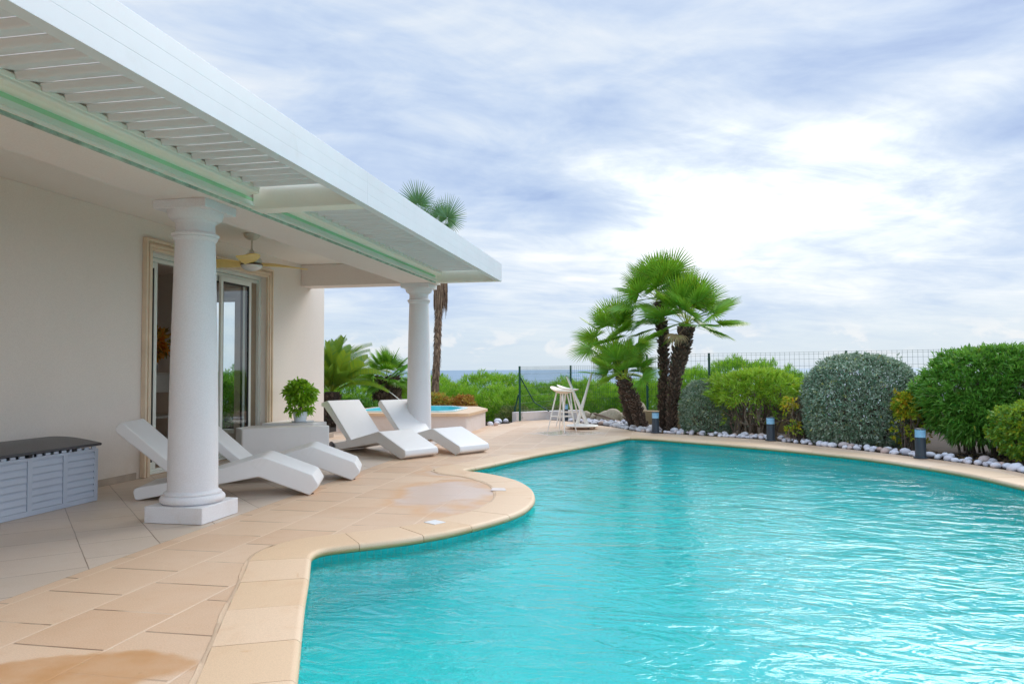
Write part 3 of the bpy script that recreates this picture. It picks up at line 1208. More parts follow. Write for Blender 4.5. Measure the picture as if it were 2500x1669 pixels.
# door: stone surround, frame, panels
door = empty('sliding_door', (0, 0, 0), 0, villa)
door.location = (0, 0.9, 0)


def PD(mb, name, mat, **k):
    return P(mb, name, mat, door, **k)


mb = MB()
for a, b_, pr in ((0.0, 0.032, 0.062), (0.032, 0.058, 0.036), (0.058, 0.095, 0.056), (0.095, 0.13, 0.040)):
    mb.box(WX + 0.001, WX + pr, 7.416 + a, 7.416 + b_, 0.002, 2.725 - a)
    mb.box(WX + 0.001, WX + pr, 10.265 - b_, 10.265 - a, 0.002, 2.725 - a)
    mb.box(WX + 0.001, WX + pr - 0.0007, 7.416 + b_, 10.265 - b_, 2.725 - b_, 2.725 - a)
PD(mb, 'door_surround', M_SURROUND, bevel=0.006)
FX = -5.80
mb = MB()
mb.box(FX - 0.10, FX + 0.01, 7.546, 7.575, 0.03, 2.598)
mb.box(FX - 0.10, FX + 0.015, 10.085, 10.149, 0.03, 2.598)
mb.box(FX - 0.10, FX + 0.012, 7.575, 10.085, 2.55, 2.597)
mb.box(FX - 0.10, FX - 0.01, 7.575, 10.085, 2.50, 2.545)
mb.box(FX - 0.16, FX + 0.06, 7.546, 10.149, 0.005, 0.03)
mb.box(FX - 0.06, FX - 0.05, 7.575, 10.085, 0.03, 0.05)
mb.box(FX - 0.01, FX - 0.0, 7.575, 10.085, 0.03, 0.05)
PD(mb, 'frame', M_FRAME, bevel=0.003)
mb = MB()
mb.box(FX - 0.09, FX - 0.03, 9.87, 10.084, 0.05, 2.499)
PD(mb, 'jamb_panel', plain('brown_jamb', srgb(.60, .53, .45), 0.5, 0.06, 5))


def panel(y0, y1, x, name_glass=True):
    w = 0.055
    mb = MB()
    mb.box(x - 0.018, x + 0.018, y0, y0 + w, 0.05, 2.498)
    mb.box(x - 0.018, x + 0.018, y1 - w, y1, 0.05, 2.498)
    mb.box(x - 0.0175, x + 0.0175, y0 + w, y1 - w, 2.43, 2.498)
    mb.box(x - 0.0175, x + 0.0175, y0 + w, y1 - w, 0.05, 0.13)
    PD(mb, 'panel_frame', M_FRAME, bevel=0.003)
    mb = MB()
    for a in (y0 + w, y1 - w - 0.018):
        mb.box(x - 0.012, x + 0.012, a, a + 0.018, 0.13, 2.43)
    mb.box(x - 0.0115, x + 0.0115, y0 + w + 0.018, y1 - w - 0.018, 2.415, 2.43)
    PD(mb, 'gasket', M_RUBBER)
    mb = MB()
    mb.box(x - 0.003, x + 0.003, y0 + w + 0.018, y1 - w - 0.018, 0.13, 2.415)
    PD(mb, 'glass', M_GLASS)


panel(7.30, 7.862, FX - 0.055)
panel(9.10, 9.87, FX + 0.0)
panel(9.02, 9.80, FX - 0.055)


def sun_column(cx, cy):
    col = empty('porch_column', (cx - WX, cy - 8.0, 0), 0, villa)
    mb = MB()
    prof = []
    for k in range(25):
        t = k / 24
        z = 0.235 + t * (2.285 - 0.235)
        r = 0.194 - 0.038 * (t ** 1.6)
        prof.append((r, z))
    mb.lathe(prof, n=64)
    o = mb.build('shaft', M_COLUMN, col, smooth=True)
    mb = MB()
    pr = [(0.215, 0.132)]
    for k in range(13):
        a = -math.pi / 2 + math.pi * k / 12
        pr.append((0.215 + 0.036 * math.cos(a), 0.168 + 0.034 * math.sin(a)))
    pr += [(0.221, 0.204), (0.222, 0.216), (0.212, 0.222), (0.201, 0.228), (0.196, 0.236)]
    mb.lathe(pr, n=64)
    mb.build('base_ring', M_COLUMN, col, smooth=True)
    mb = MB()
    pr = [(0.1565, 2.27), (0.172, 2.287), (0.175, 2.30)]
    for k in range(9):
        a = -math.pi / 2 + math.pi * k / 8
        pr.append((0.169 + 0.017 * math.cos(a), 2.320 + 0.016 * math.sin(a)))
    pr += [(0.160, 2.340), (0.154, 2.352), (0.153, 2.418), (0.163, 2.428), (0.165, 2.436)]
    for k in range(9):
        t = k / 8
        pr.append((0.166 + 0.052 * math.sin(t * math.pi / 2), 2.438 + 0.078 * (1 - math.cos(t * math.pi / 2))))
    mb.lathe(pr, n=64)
    mb.build('capital', M_COLUMN, col, smooth=True)
    mb = MB()
    mb.box(-0.235, 0.235, -0.225, 0.225, 2.515, 2.5855)
    mb.build('abacus', M_COLUMN, col, bevel=0.004)
    mb = MB()
    mb.box(-0.255, 0.255, -0.255, 0.255, 0.001, 0.132)
    mb.build('plinth', M_COLUMN, col, bevel=0.007)
    return col


c1 = sun_column(-3.735, 5.500)
c1['label'] = 'near white porch column with round base on a square plinth'
c2 = copy_tree(c1, villa)
c2.location = (-3.735 - WX, 11.44 - 8.0, 0)
c2['label'] = 'far white porch column beside the hot tub'

# ---------------- pergola
perg = empty('louvred_pergola', (-2.9, 5.8, 2.586))
tag(perg, 'white aluminium louvred awning along the porch edge above the terrace', 'pergola')


def PP(mb, name, mat, **k):
    return P(mb, name, mat, perg, **k)


ZB = 2.586
mb = MB()
for y0, y1 in ((-3.0, 5.8215), (5.8245, 11.39)):
    for z0, z1, px in ((ZB, 2.680, 0), (2.6812, 2.775, 0), (2.7762, 2.867, 0)):
        mb.box(-2.43, -2.352, y0, y1, z0, z1)
mb.box(-2.428, -2.3530, -3.0, 11.389, ZB + 0.002, 2.865)
PP(mb, 'fascia', M_ALU, bevel=0.002)
mb = MB()
mb.box(-3.40, -2.432, 11.30, 11.389, ZB, 2.866)
mb.box(-3.40, -2.432, 11.27, 11.30, ZB + 0.0005, 2.615)
PP(mb, 'end_beam', M_ALU_IN, bevel=0.002)
mb = MB()
mb.box(-3.40, -2.432, 5.82, 5.97, ZB + 0.004, 2.855)
mb.box(-3.40, -2.433, 5.79, 5.82, ZB + 0.0045, 2.606)
PP(mb, 'cross_beam', M_ALU_IN, bevel=0.002)
for y0, y1 in ((-3.0, 5.74), (5.99, 11.26)):
    mb = MB()
    mb.prism_y([(-3.425, 2.735), (-3.33, 2.706), (-3.300, 2.712), (-3.294, 2.722), (-3.297, 2.738), (-3.292, 2.742), (-3.292, 2.768), (-3.31, 2.782), (-3.425, 2.79)], y0, y1)
    mb.prism_y([(-3.425, 2.700), (-3.375, 2.700), (-3.345, 2.7145), (-3.425, 2.7345)], y0 + 0.001, y1 - 0.002)
    mb.box(-3.4245, -3.24, y0 + 0.002, y1 - 0.003, 2.803, 2.812)
    PP(mb, 'gutter_rail', M_ALU_IN, bevel=0.003)
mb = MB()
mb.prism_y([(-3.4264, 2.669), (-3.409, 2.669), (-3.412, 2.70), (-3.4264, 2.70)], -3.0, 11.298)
PP(mb, 'mint_lit_cove', M_MINT)
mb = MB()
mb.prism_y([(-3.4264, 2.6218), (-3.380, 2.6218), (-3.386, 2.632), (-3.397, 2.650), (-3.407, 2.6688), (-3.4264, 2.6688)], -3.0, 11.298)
PP(mb, 'pale_lit_cove', M_COVE, smooth=True)
mb = MB()
mb.box(-3.4262, -3.384, -3.0, 11.299, 2.598, 2.6215)
PP(mb, 'bottom_lip', M_ALU_IN, bevel=0.003)
mb = MB()
mb.box(-3.4265, -3.402, -3.0, 11.298, 2.580, 2.5975)
PP(mb, 'weathered_edge', M_TEAL)


def louvres(y0, y1, pitch, tilt, zc):
    mb = MB()
    y = y0
    w = pitch * 1.02
    while y < y1:
        # S-shaped blade section in (y, z)
        sec = [(-0.5 * w, 0.004), (-0.25 * w, 0.008), (0.0, 0.009), (0.25 * w, 0.008), (0.5 * w, 0.003)]
        low = [(0.5 * w, 0.0), (0.30 * w, -0.007), (0.10 * w, -0.016), (-0.10 * w, -0.024), (-0.26 * w, -0.033), (-0.34 * w, -0.037), (-0.39 * w, -0.036),
               (-0.425 * w, -0.031), (-0.45 * w, -0.022), (-0.465 * w, -0.010), (-0.5 * w, -0.004)]
        poly = sec + low
        ca, sa = math.cos(tilt), math.sin(tilt)
        q = [(y + a * ca - b * sa, zc + a * sa + b * ca) for a, b in poly]
        m = len(q)
        v = [(-3.288, a, b) for a, b in q] + [(-2.434, a, b) for a, b in q]
        f = [tuple(range(m)), tuple(range(2 * m - 1, m - 1, -1))] + [(i, (i + 1) % m, (i + 1) % m + m, i + m) for i in range(m)]
        mb.add(v, f)
        y += pitch
    return mb


PP(louvres(-2.865, 5.74, 0.168, R(2.2), 2.782), 'louvre_blades', M_ALU, smooth=True)
PP(louvres(6.06, 11.24, 0.1705, R(1.0), 2.782), 'louvre_blades', M_ALU, smooth=True)

# ---------------- ceiling fan
fan = empty('ceiling_fan', (-5.01, 8.55, CZ))
tag(fan, 'ceiling fan with three pale wooden blades and a bowl light under the porch', 'ceiling fan')
mb = MB()
pr = [(0.02, -0.085), (0.05, -0.075), (0.085, -0.05), (0.10, -0.02), (0.10, 0.0)]
mb.lathe(pr, n=32)
mb.build('canopy', M_FANW, fan, smooth=True)
mb = MB()
mb.lathe([(0.012, -0.22), (0.012, -0.08)], n=14)
mb.lathe([(0.03, -0.235), (0.032, -0.22), (0.02, -0.205), (0.012, -0.20)], n=20)
mb.build('rod', M_FANW, fan, smooth=True)
mb = MB()
mb.lathe([(0.09, -0.385), (0.125, -0.37), (0.13, -0.34), (0.115, -0.315), (0.085, -0.29), (0.07, -0.262), (0.035, -0.235)], n=32)
mb.build('motor', M_FANW, fan, smooth=True)
mb = MB()
mb.lathe([(0.135, -0.402), (0.140, -0.395), (0.132, -0.387), (0.09, -0.386)], n=36)
mb.build('light_ring', plain('bronze_ring', srgb(.35, .27, .2), 0.4), fan, smooth=True)
mb = MB()
pr = [(0.002, -0.472)] + [(0.132 * math.sin(a), -0.402 - 0.070 * math.cos(a)) for a in [k * math.pi / 2 / 10 for k in range(1, 11)]]
mb.lathe(pr, n=36)
mb.build('light_bowl', plain('milk_glass', srgb(.90, .89, .88), 0.2, 0.02), fan, smooth=True)
bl = None
for k, ang in enumerate((55, 175, 293)):
    if bl is None:
        mb = MB()
        top, bot = [], []
        NS = 16
        for i in range(NS + 1):
            t = i / NS
            x = 0.10 + 0.64 * t
            w = 0.065 + 0.068 * math.sin(min(1, t * 1.7) * math.pi / 2) - 0.035 * max(0, t - 0.35) - 0.04 * max(0, t - 0.85) / 0.15 * 0.6
            tw = 0.32 * (1 - 0.45 * t)
            c = 0.018 * math.sin(t * math.pi)
            for j, s in enumerate((-1, -0.5, 0, 0.5, 1)):
                zz = s * w * math.sin(tw) + c - 0.006 * (1 - s * s)
                top.append((x, s * w * math.cos(tw) + 0.03 * math.sin(t * 3.0), zz))
                bot.append((x, s * w * math.cos(tw) + 0.03 * math.sin(t * 3.0), zz - 0.010))
        v = top + bot
        K = 5
        o_ = len(top)
        f = []
        for i in range(NS):
            for j in range(K - 1):
                a = i * K + j
                f.append((a, a + K, a + K + 1, a + 1))
                f.append((o_ + a, o_ + a + 1, o_ + a + K + 1, o_ + a + K))
        for i in range(NS):
            f.append((i * K, o_ + i * K, o_ + (i + 1) * K, (i + 1) * K))
            f.append((i * K + 4, (i + 1) * K + 4, o_ + (i + 1) * K + 4, o_ + i * K + 4))
        f.append(tuple(range(K)) + tuple(o_ + j for j in reversed(range(K))))
        e = NS * K
        f.append(tuple(e + j for j in reversed(range(K))) + tuple(o_ + e + j for j in range(K)))
        mb.add(v, f)
        bl = mb.build('blade', M_BLADE, fan, smooth=True)
        b0 = bl
    else:
        b0 = bl.copy()
        COL.objects.link(b0)
        b0.parent = fan
    b0.location = (0, 0, -0.375)
    b0.rotation_euler = (0, 0, R(ang))

# ---------------- room behind the open door: sideboard with flowers
sb = empty('sideboard', (-7.65, 10.2, 0.03))
tag(sb, 'white sideboard inside the room behind the open sliding door', 'sideboard')
mb = MB()
mb.box(-0.25, 0.25, -0.95, 0.95, 0.85, 1.12)
mb.box(-0.25, 0.25, -0.95, -0.85, 0.0, 0.849)
mb.box(-0.25, 0.25, 0.85, 0.95, 0.0, 0.849)
mb.box(-0.25, 0.24, -0.849, 0.849, 0.45, 0.49)
mb.build('carcass', plain('white_lacquer', srgb(.93, .91, .88), 0.4), sb, bevel=0.006)
mb = MB()
mb.box(-0.27, 0.27, -0.98, 0.98, 1.121, 1.15)
mb.build('worktop', plain('cream_top', srgb(.90, .88, .84), 0.3), sb, bevel=0.005)

# ================================================================ foliage generators
def _norm(a):
    return a / np.maximum(np.linalg.norm(a, axis=1, keepdims=True), 1e-9)


def leaves_at(rs, P_, D_, L, W, lv=0.25, fold=0.35, tint=None, bend=0.0):
    """one folded leaf per row: base P_, direction D_"""
    n = len(P_)
    D_ = _norm(D_)
    rnd = rs.normal(size=(n, 3))
    S = _norm(np.cross(D_, rnd))
    Nn = np.cross(S, D_)
    l = (L * (1 + lv * rs.uniform(-1, 1, n)))[:, None]
    w = (W * (1 + lv * rs.uniform(-1, 1, n)))[:, None]
    mid = P_ + D_ * l * 0.48
    dr = np.array([[0, 0, -1.0]]) * l * bend
    v = np.stack([P_, mid - S * w * 0.5 + Nn * w * fold * 0.5, mid, mid + S * w * 0.5 + Nn * w * fold * 0.5, P_ + D_ * l + dr], 1)
    base = np.arange(n)[:, None] * 5
    f = np.concatenate([base + np.array([[0, 2, 4, 1]]), base + np.array([[0, 3, 4, 2]])], 0)
    if tint is None:
        tint = rs.uniform(0, 1, n)
    return v.reshape(-1, 3), f, np.repeat(tint, 5)


def shrub_leaves(seed, r3, zc, n_tips, per, L, W, blob=0.0, n_blobs=0, shell=(0.86, 1.0), power=2.0, zmin=0.05, spread=0.8, up=0.35, tintbase=None, inner=0.25, bend=0.1, flat_top=0.0, bump=0.05):
    """leaf rosettes at shoot tips scattered over (and partly through) a lumpy dome"""
    rs = np.random.RandomState(seed)
    r3 = np.array(r3, float)
    # directions over the sphere
    d = _norm(rs.normal(size=(n_tips * 2, 3)))
    d = d[d[:, 2] > -0.75][:n_tips]
    # super-ellipsoid radius
    q = (np.abs(d) ** power).sum(1) ** (-1.0 / power)
    # low-frequency lumps
    ph = rs.uniform(0, 6.28, (6, 3))
    fr = rs.uniform(2.5, 7.0, (6, 3))
    lump = sum(np.sin(d @ fr[i] * 1.6 + ph[i, 0]) for i in range(6)) / 6.0
    rad = q * (1 + bump * lump * 2)
    rad = rad * (1 + (rs.uniform(0, 1, len(d)) < 0.012) * rs.uniform(0.03, 0.12, len(d)))
    if n_blobs:
        bd = _norm(rs.normal(size=(n_blobs, 3)))
        bd = bd[bd[:, 2] > -0.4]
        k = np.max((d @ bd.T), 1)
        # raised clumps with gaps between them
        ang = np.arccos(np.clip(k, -1, 1))
        rad = rad * (1 + blob * (np.exp(-(ang / 0.20) ** 2) - 0.5))
    s = rs.uniform(shell[0], shell[1], len(d))
    inn = rs.uniform(0, 1, len(d)) < inner
    s[inn] = rs.uniform(0.35, 0.9, inn.sum())
    p = d * (rad * s)[:, None] * r3
    p[:, 2] += zc
    if flat_top:
        p[:, 2] = np.minimum(p[:, 2], flat_top + rs.normal(size=len(p)) * 0.02)
    keep = p[:, 2] > zmin
    p, d = p[keep], d[keep]
    out = _norm(d / r3 + np.array([0, 0, up]))
    if tintbase is None:
        tb = rs.uniform(0.15, 0.85, len(p))
    else:
        tb = rs.uniform(tintbase[0], tintbase[1], len(p))
    Pn = np.repeat(p, per, 0)
    Dn = np.repeat(out, per, 0) + rs.normal(size=(len(p) * per, 3)) * spread
    Pn = Pn + rs.normal(size=Pn.shape) * L * 0.18
    t = np.clip(np.repeat(tb, per) + rs.normal(size=len(Pn)) * 0.12, 0, 1)
    old = rs.uniform(0, 1, len(Pn)) < 0.012
    t[old] = 0.0
    return leaves_at(rs, Pn, Dn, L, W, tint=t, bend=bend)


def branches(seed, r3, zc, n, base_r=0.12, r0=0.016, lean=1.0, depth=0.85, sub=3, mbx=None):
    rs = random.Random(seed)
    mb = mbx or MB()
    for i in range(n):
        a = rs.uniform(0, 2 * math.pi)
        el = rs.uniform(0.15, 1.25)
        b = Vector((math.cos(a) * base_r * rs.random() * 2, math.sin(a) * base_r * rs.random() * 2, 0))
        tip = Vector((math.cos(a) * math.cos(el) * r3[0] * depth * lean, math.sin(a) * math.cos(el) * r3[1] * depth * lean, zc + math.sin(el) * r3[2] * depth))
        pts = []
        for k in range(6):
            t = k / 5
            p = b.lerp(tip, t)
            p.z = b.z + (tip.z - b.z) * (t ** 0.85)
            p += Vector((rs.gauss(0, 1), rs.gauss(0, 1), rs.gauss(0, 0.5))) * 0.028 * (0 < k < 5)
            pts.append(p)
        rr = [r0 * (1 - 0.75 * k / 5) for k in range(6)]
        mb.tube(pts, rr, 6, rs.random())
        for j in range(sub):
            k = rs.randint(1, 4)
            p = pts[k]
            q = p + Vector((rs.gauss(0, 1) * r3[0], rs.gauss(0, 1) * r3[1], abs(rs.gauss(0, 1)) * r3[2])) * 0.30
            m = p.lerp(q, 0.5) + Vector((rs.gauss(0, 1), rs.gauss(0, 1), rs.gauss(0, 1))) * 0.02
            mb.tube([p, m, q], [rr[k] * 0.7, rr[k] * 0.5, rr[k] * 0.25], 5, rs.random())
    return mb


def shrub(name, label, cat, loc, mat, stem_mat, parts, br, rz=0.0, group=None):
    root = empty(name, loc, rz)
    tag(root, label, cat, group)
    vs, fs, ts, o = [], [], [], 0
    for p in parts:
        v, f, t = p
        vs.append(v)
        fs.append(f + o)
        ts.append(t)
        o += len(v)
    me = np_mesh('foliage', np.concatenate(vs), np.concatenate(fs), np.concatenate(ts))
    link_mesh('foliage', me, mat, root)
    if br is not None:
        br.build('stems', stem_mat, root, fix=False, smooth=True)
    return root


def shift(p, d):
    v, f, t = p
    return v + np.array([d]), f, t


# flowers on the sideboard
rsF = np.random.RandomState(8)
fl = empty('flower_arrangement', (-7.58, 10.12, 1.181))
tag(fl, 'orange and yellow flower arrangement in a vase on the white sideboard', 'flowers')
v, f, t = shrub_leaves(31, (0.17, 0.24, 0.27), 0.42, 110, 5, 0.12, 0.065, tintbase=(0.0, 1.0), inner=0.3, zmin=0.14, spread=0.9)
link_mesh('blooms', np_mesh('blooms', v, f, t), L_FLOW, fl)
mb = MB()
for k in range(14):
    a = k * 2.4
    mb.tube([(0, 0, 0.15), (0.05 * math.cos(a), 0.06 * math.sin(a), 0.35), (0.10 * math.cos(a), 0.14 * math.sin(a), 0.5 + 0.02 * k)], [0.004, 0.003, 0.002], 5, 0.3)
mb.build('stalks', B_STEM, fl)
mb = MB()
mb.lathe([(0.05, 0.0), (0.07, 0.05), (0.075, 0.11), (0.05, 0.17), (0.045, 0.18)], n=24)
mb.build('vase', plain('dark_vase', srgb(.25, .2, .16), 0.3), fl, smooth=True)

# ================================================================ porch furniture
LP_A = ([(0.03, 0), (1.13, .19), (1.60, 0), (1.695, .085), (1.63, .195), (1.16, .385), (.50, .195), (-.10, .74), (-.165, .655), (.40, .174), (0, .112)],
        [0.035, 0.06, 0.02, 0.045, 0.045, 0.14, 0.015, 0.03, 0.045, 0.03, 0.05])
LP_C = ([(0.03, 0), (1.13, .185), (1.65, 0), (1.765, .045), (1.745, .125), (1.16, .350), (.50, .195), (-.12, .745), (-.29, .705), (-.285, .655), (-.20, .635), (.40, .174), (0, .112)],
        [0.035, 0.06, 0.02, 0.045, 0.045, 0.10, 0.015, 0.03, 0.02, 0.015, 0.03, 0.03, 0.05])
LP_D = (LP_C[0][:7] + [(-.10, .74), (-.165, .655)] + LP_C[0][11:], LP_C[1][:7] + [0.03, 0.045] + LP_C[1][11:])


def lounger(label, loc, d, prof, width=0.6, wheels=False):
    ang = math.atan2(d[1], d[0])
    root = empty('sun_lounger', (loc[0], loc[1], 0.001), ang)
    tag(root, label, 'sun lounger', 'white moulded sun loungers')
    mb = MB()
    mb.prism_y(fillet(prof[0], prof[1], 6), 0.0, width)
    mb.build('shell', M_WHITE, root, bevel=0.016, segs=3, angle=50)
    for y in (0.1, width - 0.1):
        mb = MB()
        mb.lathe([(0.018, -0.001), (0.018, 0.006)], 1.615, y, 12)
        mb.build('foot_pad', M_RUBBER, root)
    if wheels:
        o = None
        for y in (-0.032, width + 0.004):
            if o is None:
                w = MB()
                pr = [(0.001, 0), (0.05, 0), (0.066, 0.004), (0.07, 0.010), (0.07, 0.018), (0.066, 0.024), (0.05, 0.028), (0.001, 0.028)]
                w.lathe(pr, n=28)
                o = w.build('wheel', M_LID, root, smooth=True)
            else:
                o = o.copy()
                COL.objects.link(o)
                o.parent = root
            o.rotation_euler = (R(-90), 0, 0)
            o.location = (0.03, y, 0.072)
    return root


uA = (0.938, 0.345)
lounger('white lounger half hidden behind the near column, closest to the storage chest', (-4.779, 6.107), uA, LP_A)
lounger('white lounger beside the closest one, in front of the white block table', (-4.757, 7.078), uA, LP_A)
uC = (0.846, -0.533)
lounger('white lounger beside the potted plant with its dark wheel showing', (-4.767, 10.404), uC, LP_C, 0.585, wheels=True)
lounger('white lounger in front of the far porch column and hot tub', (-4.17, 11.0), uC, LP_D, 0.585)

# white block tables
def block(name, label, pts, zf, r=0.035):
    root = empty(name, (pts[0][0], pts[0][1], 0.001))
    tag(root, label, 'side table')
    P_ = fillet([(p[0] - pts[0][0], p[1] - pts[0][1]) for p in pts], r, 5)
    n = len(P_)
    bm = bmesh.new()
    rows = []
    for z in (0.0, 0.5, 1.0):
        rows.append([bm.verts.new((p[0], p[1], z * zf(p[0] + pts[0][0], p[1] + pts[0][1]))) for p in P_])
    for a, b_ in zip(rows[:-1], rows[1:]):
        for i in range(n):
            bm.faces.new((a[i], a[(i + 1) % n], b_[(i + 1) % n], b_[i]))
    bm.faces.new(rows[-1])
    bm.faces.new(list(reversed(rows[0])))
    bmesh.ops.recalc_face_normals(bm, faces=bm.faces)
    me = bpy.data.meshes.new('body')
    bm.to_mesh(me)
    bm.free()
    link_mesh('body', me, M_WHITE, root, bevel=0.014, segs=3, angle=50)
    return root


block('side_table', 'large white block table with chamfered corners behind the second lounger', [(-5.66, 9.28), (-5.45, 9.08), (-4.72, 9.64), (-4.53, 9.82), (-4.60, 9.92), (-5.66, 9.70)], lambda x, y: 0.42)
block('side_table', 'white block table against the wall carrying the potted plant', [(-5.62, 9.86), (-4.87, 10.02), (-4.80, 10.33), (-5.62, 10.62)], lambda x, y: 0.44)
pp = empty('potted_plant', (-5.17, 10.20, 0.4425))
tag(pp, 'bushy bright green plant in a white pot on the block table', 'potted plant')
mb = MB()
mb.lathe([(0.085, 0.012), (0.11, 0.13), (0.113, 0.15), (0.103, 0.152), (0.10, 0.125), (0.001, 0.12)], n=32)
mb.build('pot', M_POT, pp, smooth=True)
mb = MB()
mb.lathe([(0.11, 0.0), (0.155, 0.004), (0.165, 0.016), (0.160, 0.018), (0.11, 0.0105), (0.001, 0.010)], 0.04, 0.0, 32)
mb.build('saucer', M_POT, pp, smooth=True)
parts = [shrub_leaves(40, (0.22, 0.22, 0.17), 0.43, 190, 5, 0.085, 0.042, tintbase=(0.1, 0.95), inner=0.4, zmin=0.2, spread=0.75, bend=0.22, n_blobs=10, blob=0.35),
         shift(shrub_leaves(41, (0.20, 0.20, 0.09), 0.0, 70, 5, 0.07, 0.034, tintbase=(0.1, 0.9), inner=0.4, zmin=-0.2, spread=0.75, bend=0.3), (0, 0, 0.22))]
vs = np.concatenate([p[0] for p in parts])
fs = np.concatenate([parts[0][1], parts[1][1] + len(parts[0][0])])
link_mesh('leaves', np_mesh('leaves', vs, fs, np.concatenate([p[2] for p in parts])), L_POT, pp)
br = branches(7, (0.16, 0.16, 0.14), 0.40, 12, 0.02, 0.006)
for i, p in enumerate(br.v):
    br.v[i] = (p[0], p[1], max(p[2], 0.12))
br.build('stems', B_STEM, pp, fix=False)

# deck box
chest = empty('storage_chest', (-5.40, 5.33, 0.001))
tag(chest, 'grey plastic garden storage chest with dark lid against the wall', 'storage chest')
CX0, CX1, CY0, CY1 = -0.265, 0.274, -0.80, 0.764
mb = MB()
mb.box(CX0, CX1 - 0.014, CY0 + 0.014, CY1 - 0.014, 0.02, 0.485)
PW = 0.378
y = CY1
nst = 4
for k in range(nst + 1):
    yy = CY1 - k * PW - (0.0 if k else 0.0)
    w = 0.045
    a, b_ = (yy - w, yy) if k == 0 else (yy - w / 2 - 0.01, yy + w / 2 - 0.01)
    if k == nst:
        a, b_ = CY0, CY0 + w
    mb.box(CX1 - 0.0135, CX1, a, b_, 0.021, 0.484)
mb.box(CX1 - 0.0134, CX1 - 0.001, CY0 + 0.001, CY1 - 0.001, 0.001, 0.045)
mb.box(CX1 - 0.0134, CX1 - 0.001, CY0 + 0.001, CY1 - 0.001, 0.460, 0.485)
for k in range(nst):
    y1 = CY1 - k * PW - 0.040
    y0 = y1 - PW + 0.05
    for j in range(7):
        z0 = 0.046 + j * 0.0592
        # lapped board: proud at the bottom, tucked at the top
        v = [(CX1 - 0.013, y0, z0), (CX1 - 0.001, y0, z0 + 0.001), (CX1 - 0.007, y0, z0 + 0.044), (CX1 - 0.013, y0, z0 + 0.044)]
        v += [(a, y1, c) for a, _, c in v]
        mb.add(v, [(0, 1, 2, 3), (7, 6, 5, 4), (0, 4, 5, 1), (1, 5, 6, 2), (2, 6, 7, 3), (3, 7, 4, 0)])
# end wall boards
mb.box(CX0 + 0.001, CX1 - 0.015, CY1 - 0.0135, CY1 - 0.001, 0.001, 0.483)
for k in range(18):
    y1 = CY1 - 0.03 - k * 0.0885
    mb.box(CX1 - 0.010, CX1 + 0.004, y1 - 0.052, y1, 0.487, 0.508)
mb.build('body', M_CHEST, chest, bevel=0.002)
mb = MB()
prof = []
for k in range(11):
    t = k / 10
    x = CX1 + 0.02 - t * (CX1 - CX0 + 0.03)
    z = 0.535 + 0.055 * math.sin(math.pi * min(1, t * 1.0) * 0.62)
    prof.append((x, z))
poly = [(CX0 - 0.01, 0.512)] + [(CX1 + 0.02, 0.512)] + prof
n = len(poly)
mb.prism_y(poly, CY0 - 0.01, CY1 + 0.022)
mb.build('lid', M_LID, chest, bevel=0.006)
for y in (-0.42, -0.02, 0.46):
    mb = MB()
    mb.box(CX1 + 0.0045, CX1 + 0.018, y - 0.02, y + 0.02, 0.487, 0.511)
    mb.build('latch', M_RUBBER, chest)

# ================================================================ hot tub
spa = empty('hot_tub', (-4.85, 14.8, 0))
tag(spa, 'raised hot tub with turquoise shell and rounded stone rim, beyond the loungers', 'hot tub')
X0, X1, Y0, Y1 = -1.30, 1.36, -1.33, 1.35
body = [(X0, Y0 + 0.15), (X0 + 0.5, Y0), (X1, Y0 + 0.08), (X1 - 0.02, 0.42), (X1 - 0.45, Y1), (X0, Y1)]
tub = [(-1.02, -0.98), (0.75, -0.95), (0.98, -0.70), (0.93, 0.42), (0.40, 1.12), (-1.02, 1.12)]
rim_out = fillet([(p[0] * 1.035, p[1] * 1.035) for p in body], 0.08, 4)
bodyf = fillet(body, 0.03, 3)
tubf = fillet(tub, 0.10, 4)


def ring_prism(mb, outer, inner, z0, z1):
    L = [[Vector((p[0], p[1], 0)) for p in outer], [Vector((p[0], p[1], 0)) for p in inner]]
    tr = tessellate_polygon(L)
    a = [p for l in L for p in l]
    n = len(a)
    v = [(p.x, p.y, z1) for p in a] + [(p.x, p.y, z0) for p in a]
    f = [tuple(t) for t in tr] + [tuple(n + i for i in reversed(t)) for t in tr]
    k = len(outer)
    for i in range(k):
        f.append((i, (i + 1) % k, (i + 1) % k + n, i + n))
    m = len(inner)
    for i in range(m):
        f.append((k + i, k + (i + 1) % m, k + (i + 1) % m + n, k + i + n))
    mb.add(v, f)


mb = MB()
ring_prism(mb, bodyf, [(p[0] * 0.93, p[1] * 0.93) for p in bodyf], 0.0, 0.325)
mb.build('surround_wall', M_LOWWALL, spa)
mb = MB()
ring_prism(mb, rim_out, [(p[0] * 0.99, p[1] * 0.99) for p in tubf], 0.326, 0.378)
mb.build('stone_rim', M_COPING, spa, bevel=0.018, segs=4)
mb = MB()
ring_prism(mb, [(p[0] * 1.03, p[1] * 1.03) for p in tubf], [(p[0] * 0.93, p[1] * 0.93) for p in tubf], 0.380, 0.405)
mb.build('tub_lip', M_SPARIM, spa, bevel=0.008, segs=3)
mb = MB()
n = len(tubf)
v = [(p[0] * 0.928, p[1] * 0.928, 0.40) for p in tubf] + [(p[0] * 0.88, p[1] * 0.88, 0.10) for p in tubf] + [(p[0] * 0.55, p[1] * 0.55, 0.09) for p in tubf] + [(p[0] * 0.5, p[1] * 0.5, -0.02) for p in tubf]
f = [(r_ * n + i, r_ * n + (i + 1) % n, (r_ + 1) * n + (i + 1) % n, (r_ + 1) * n + i) for r_ in range(3) for i in range(n)] + [tuple(3 * n + i for i in range(n))]
mb.add(v, f)
mb.build('tub_shell', M_SPA, spa, smooth=True)
mb = MB()
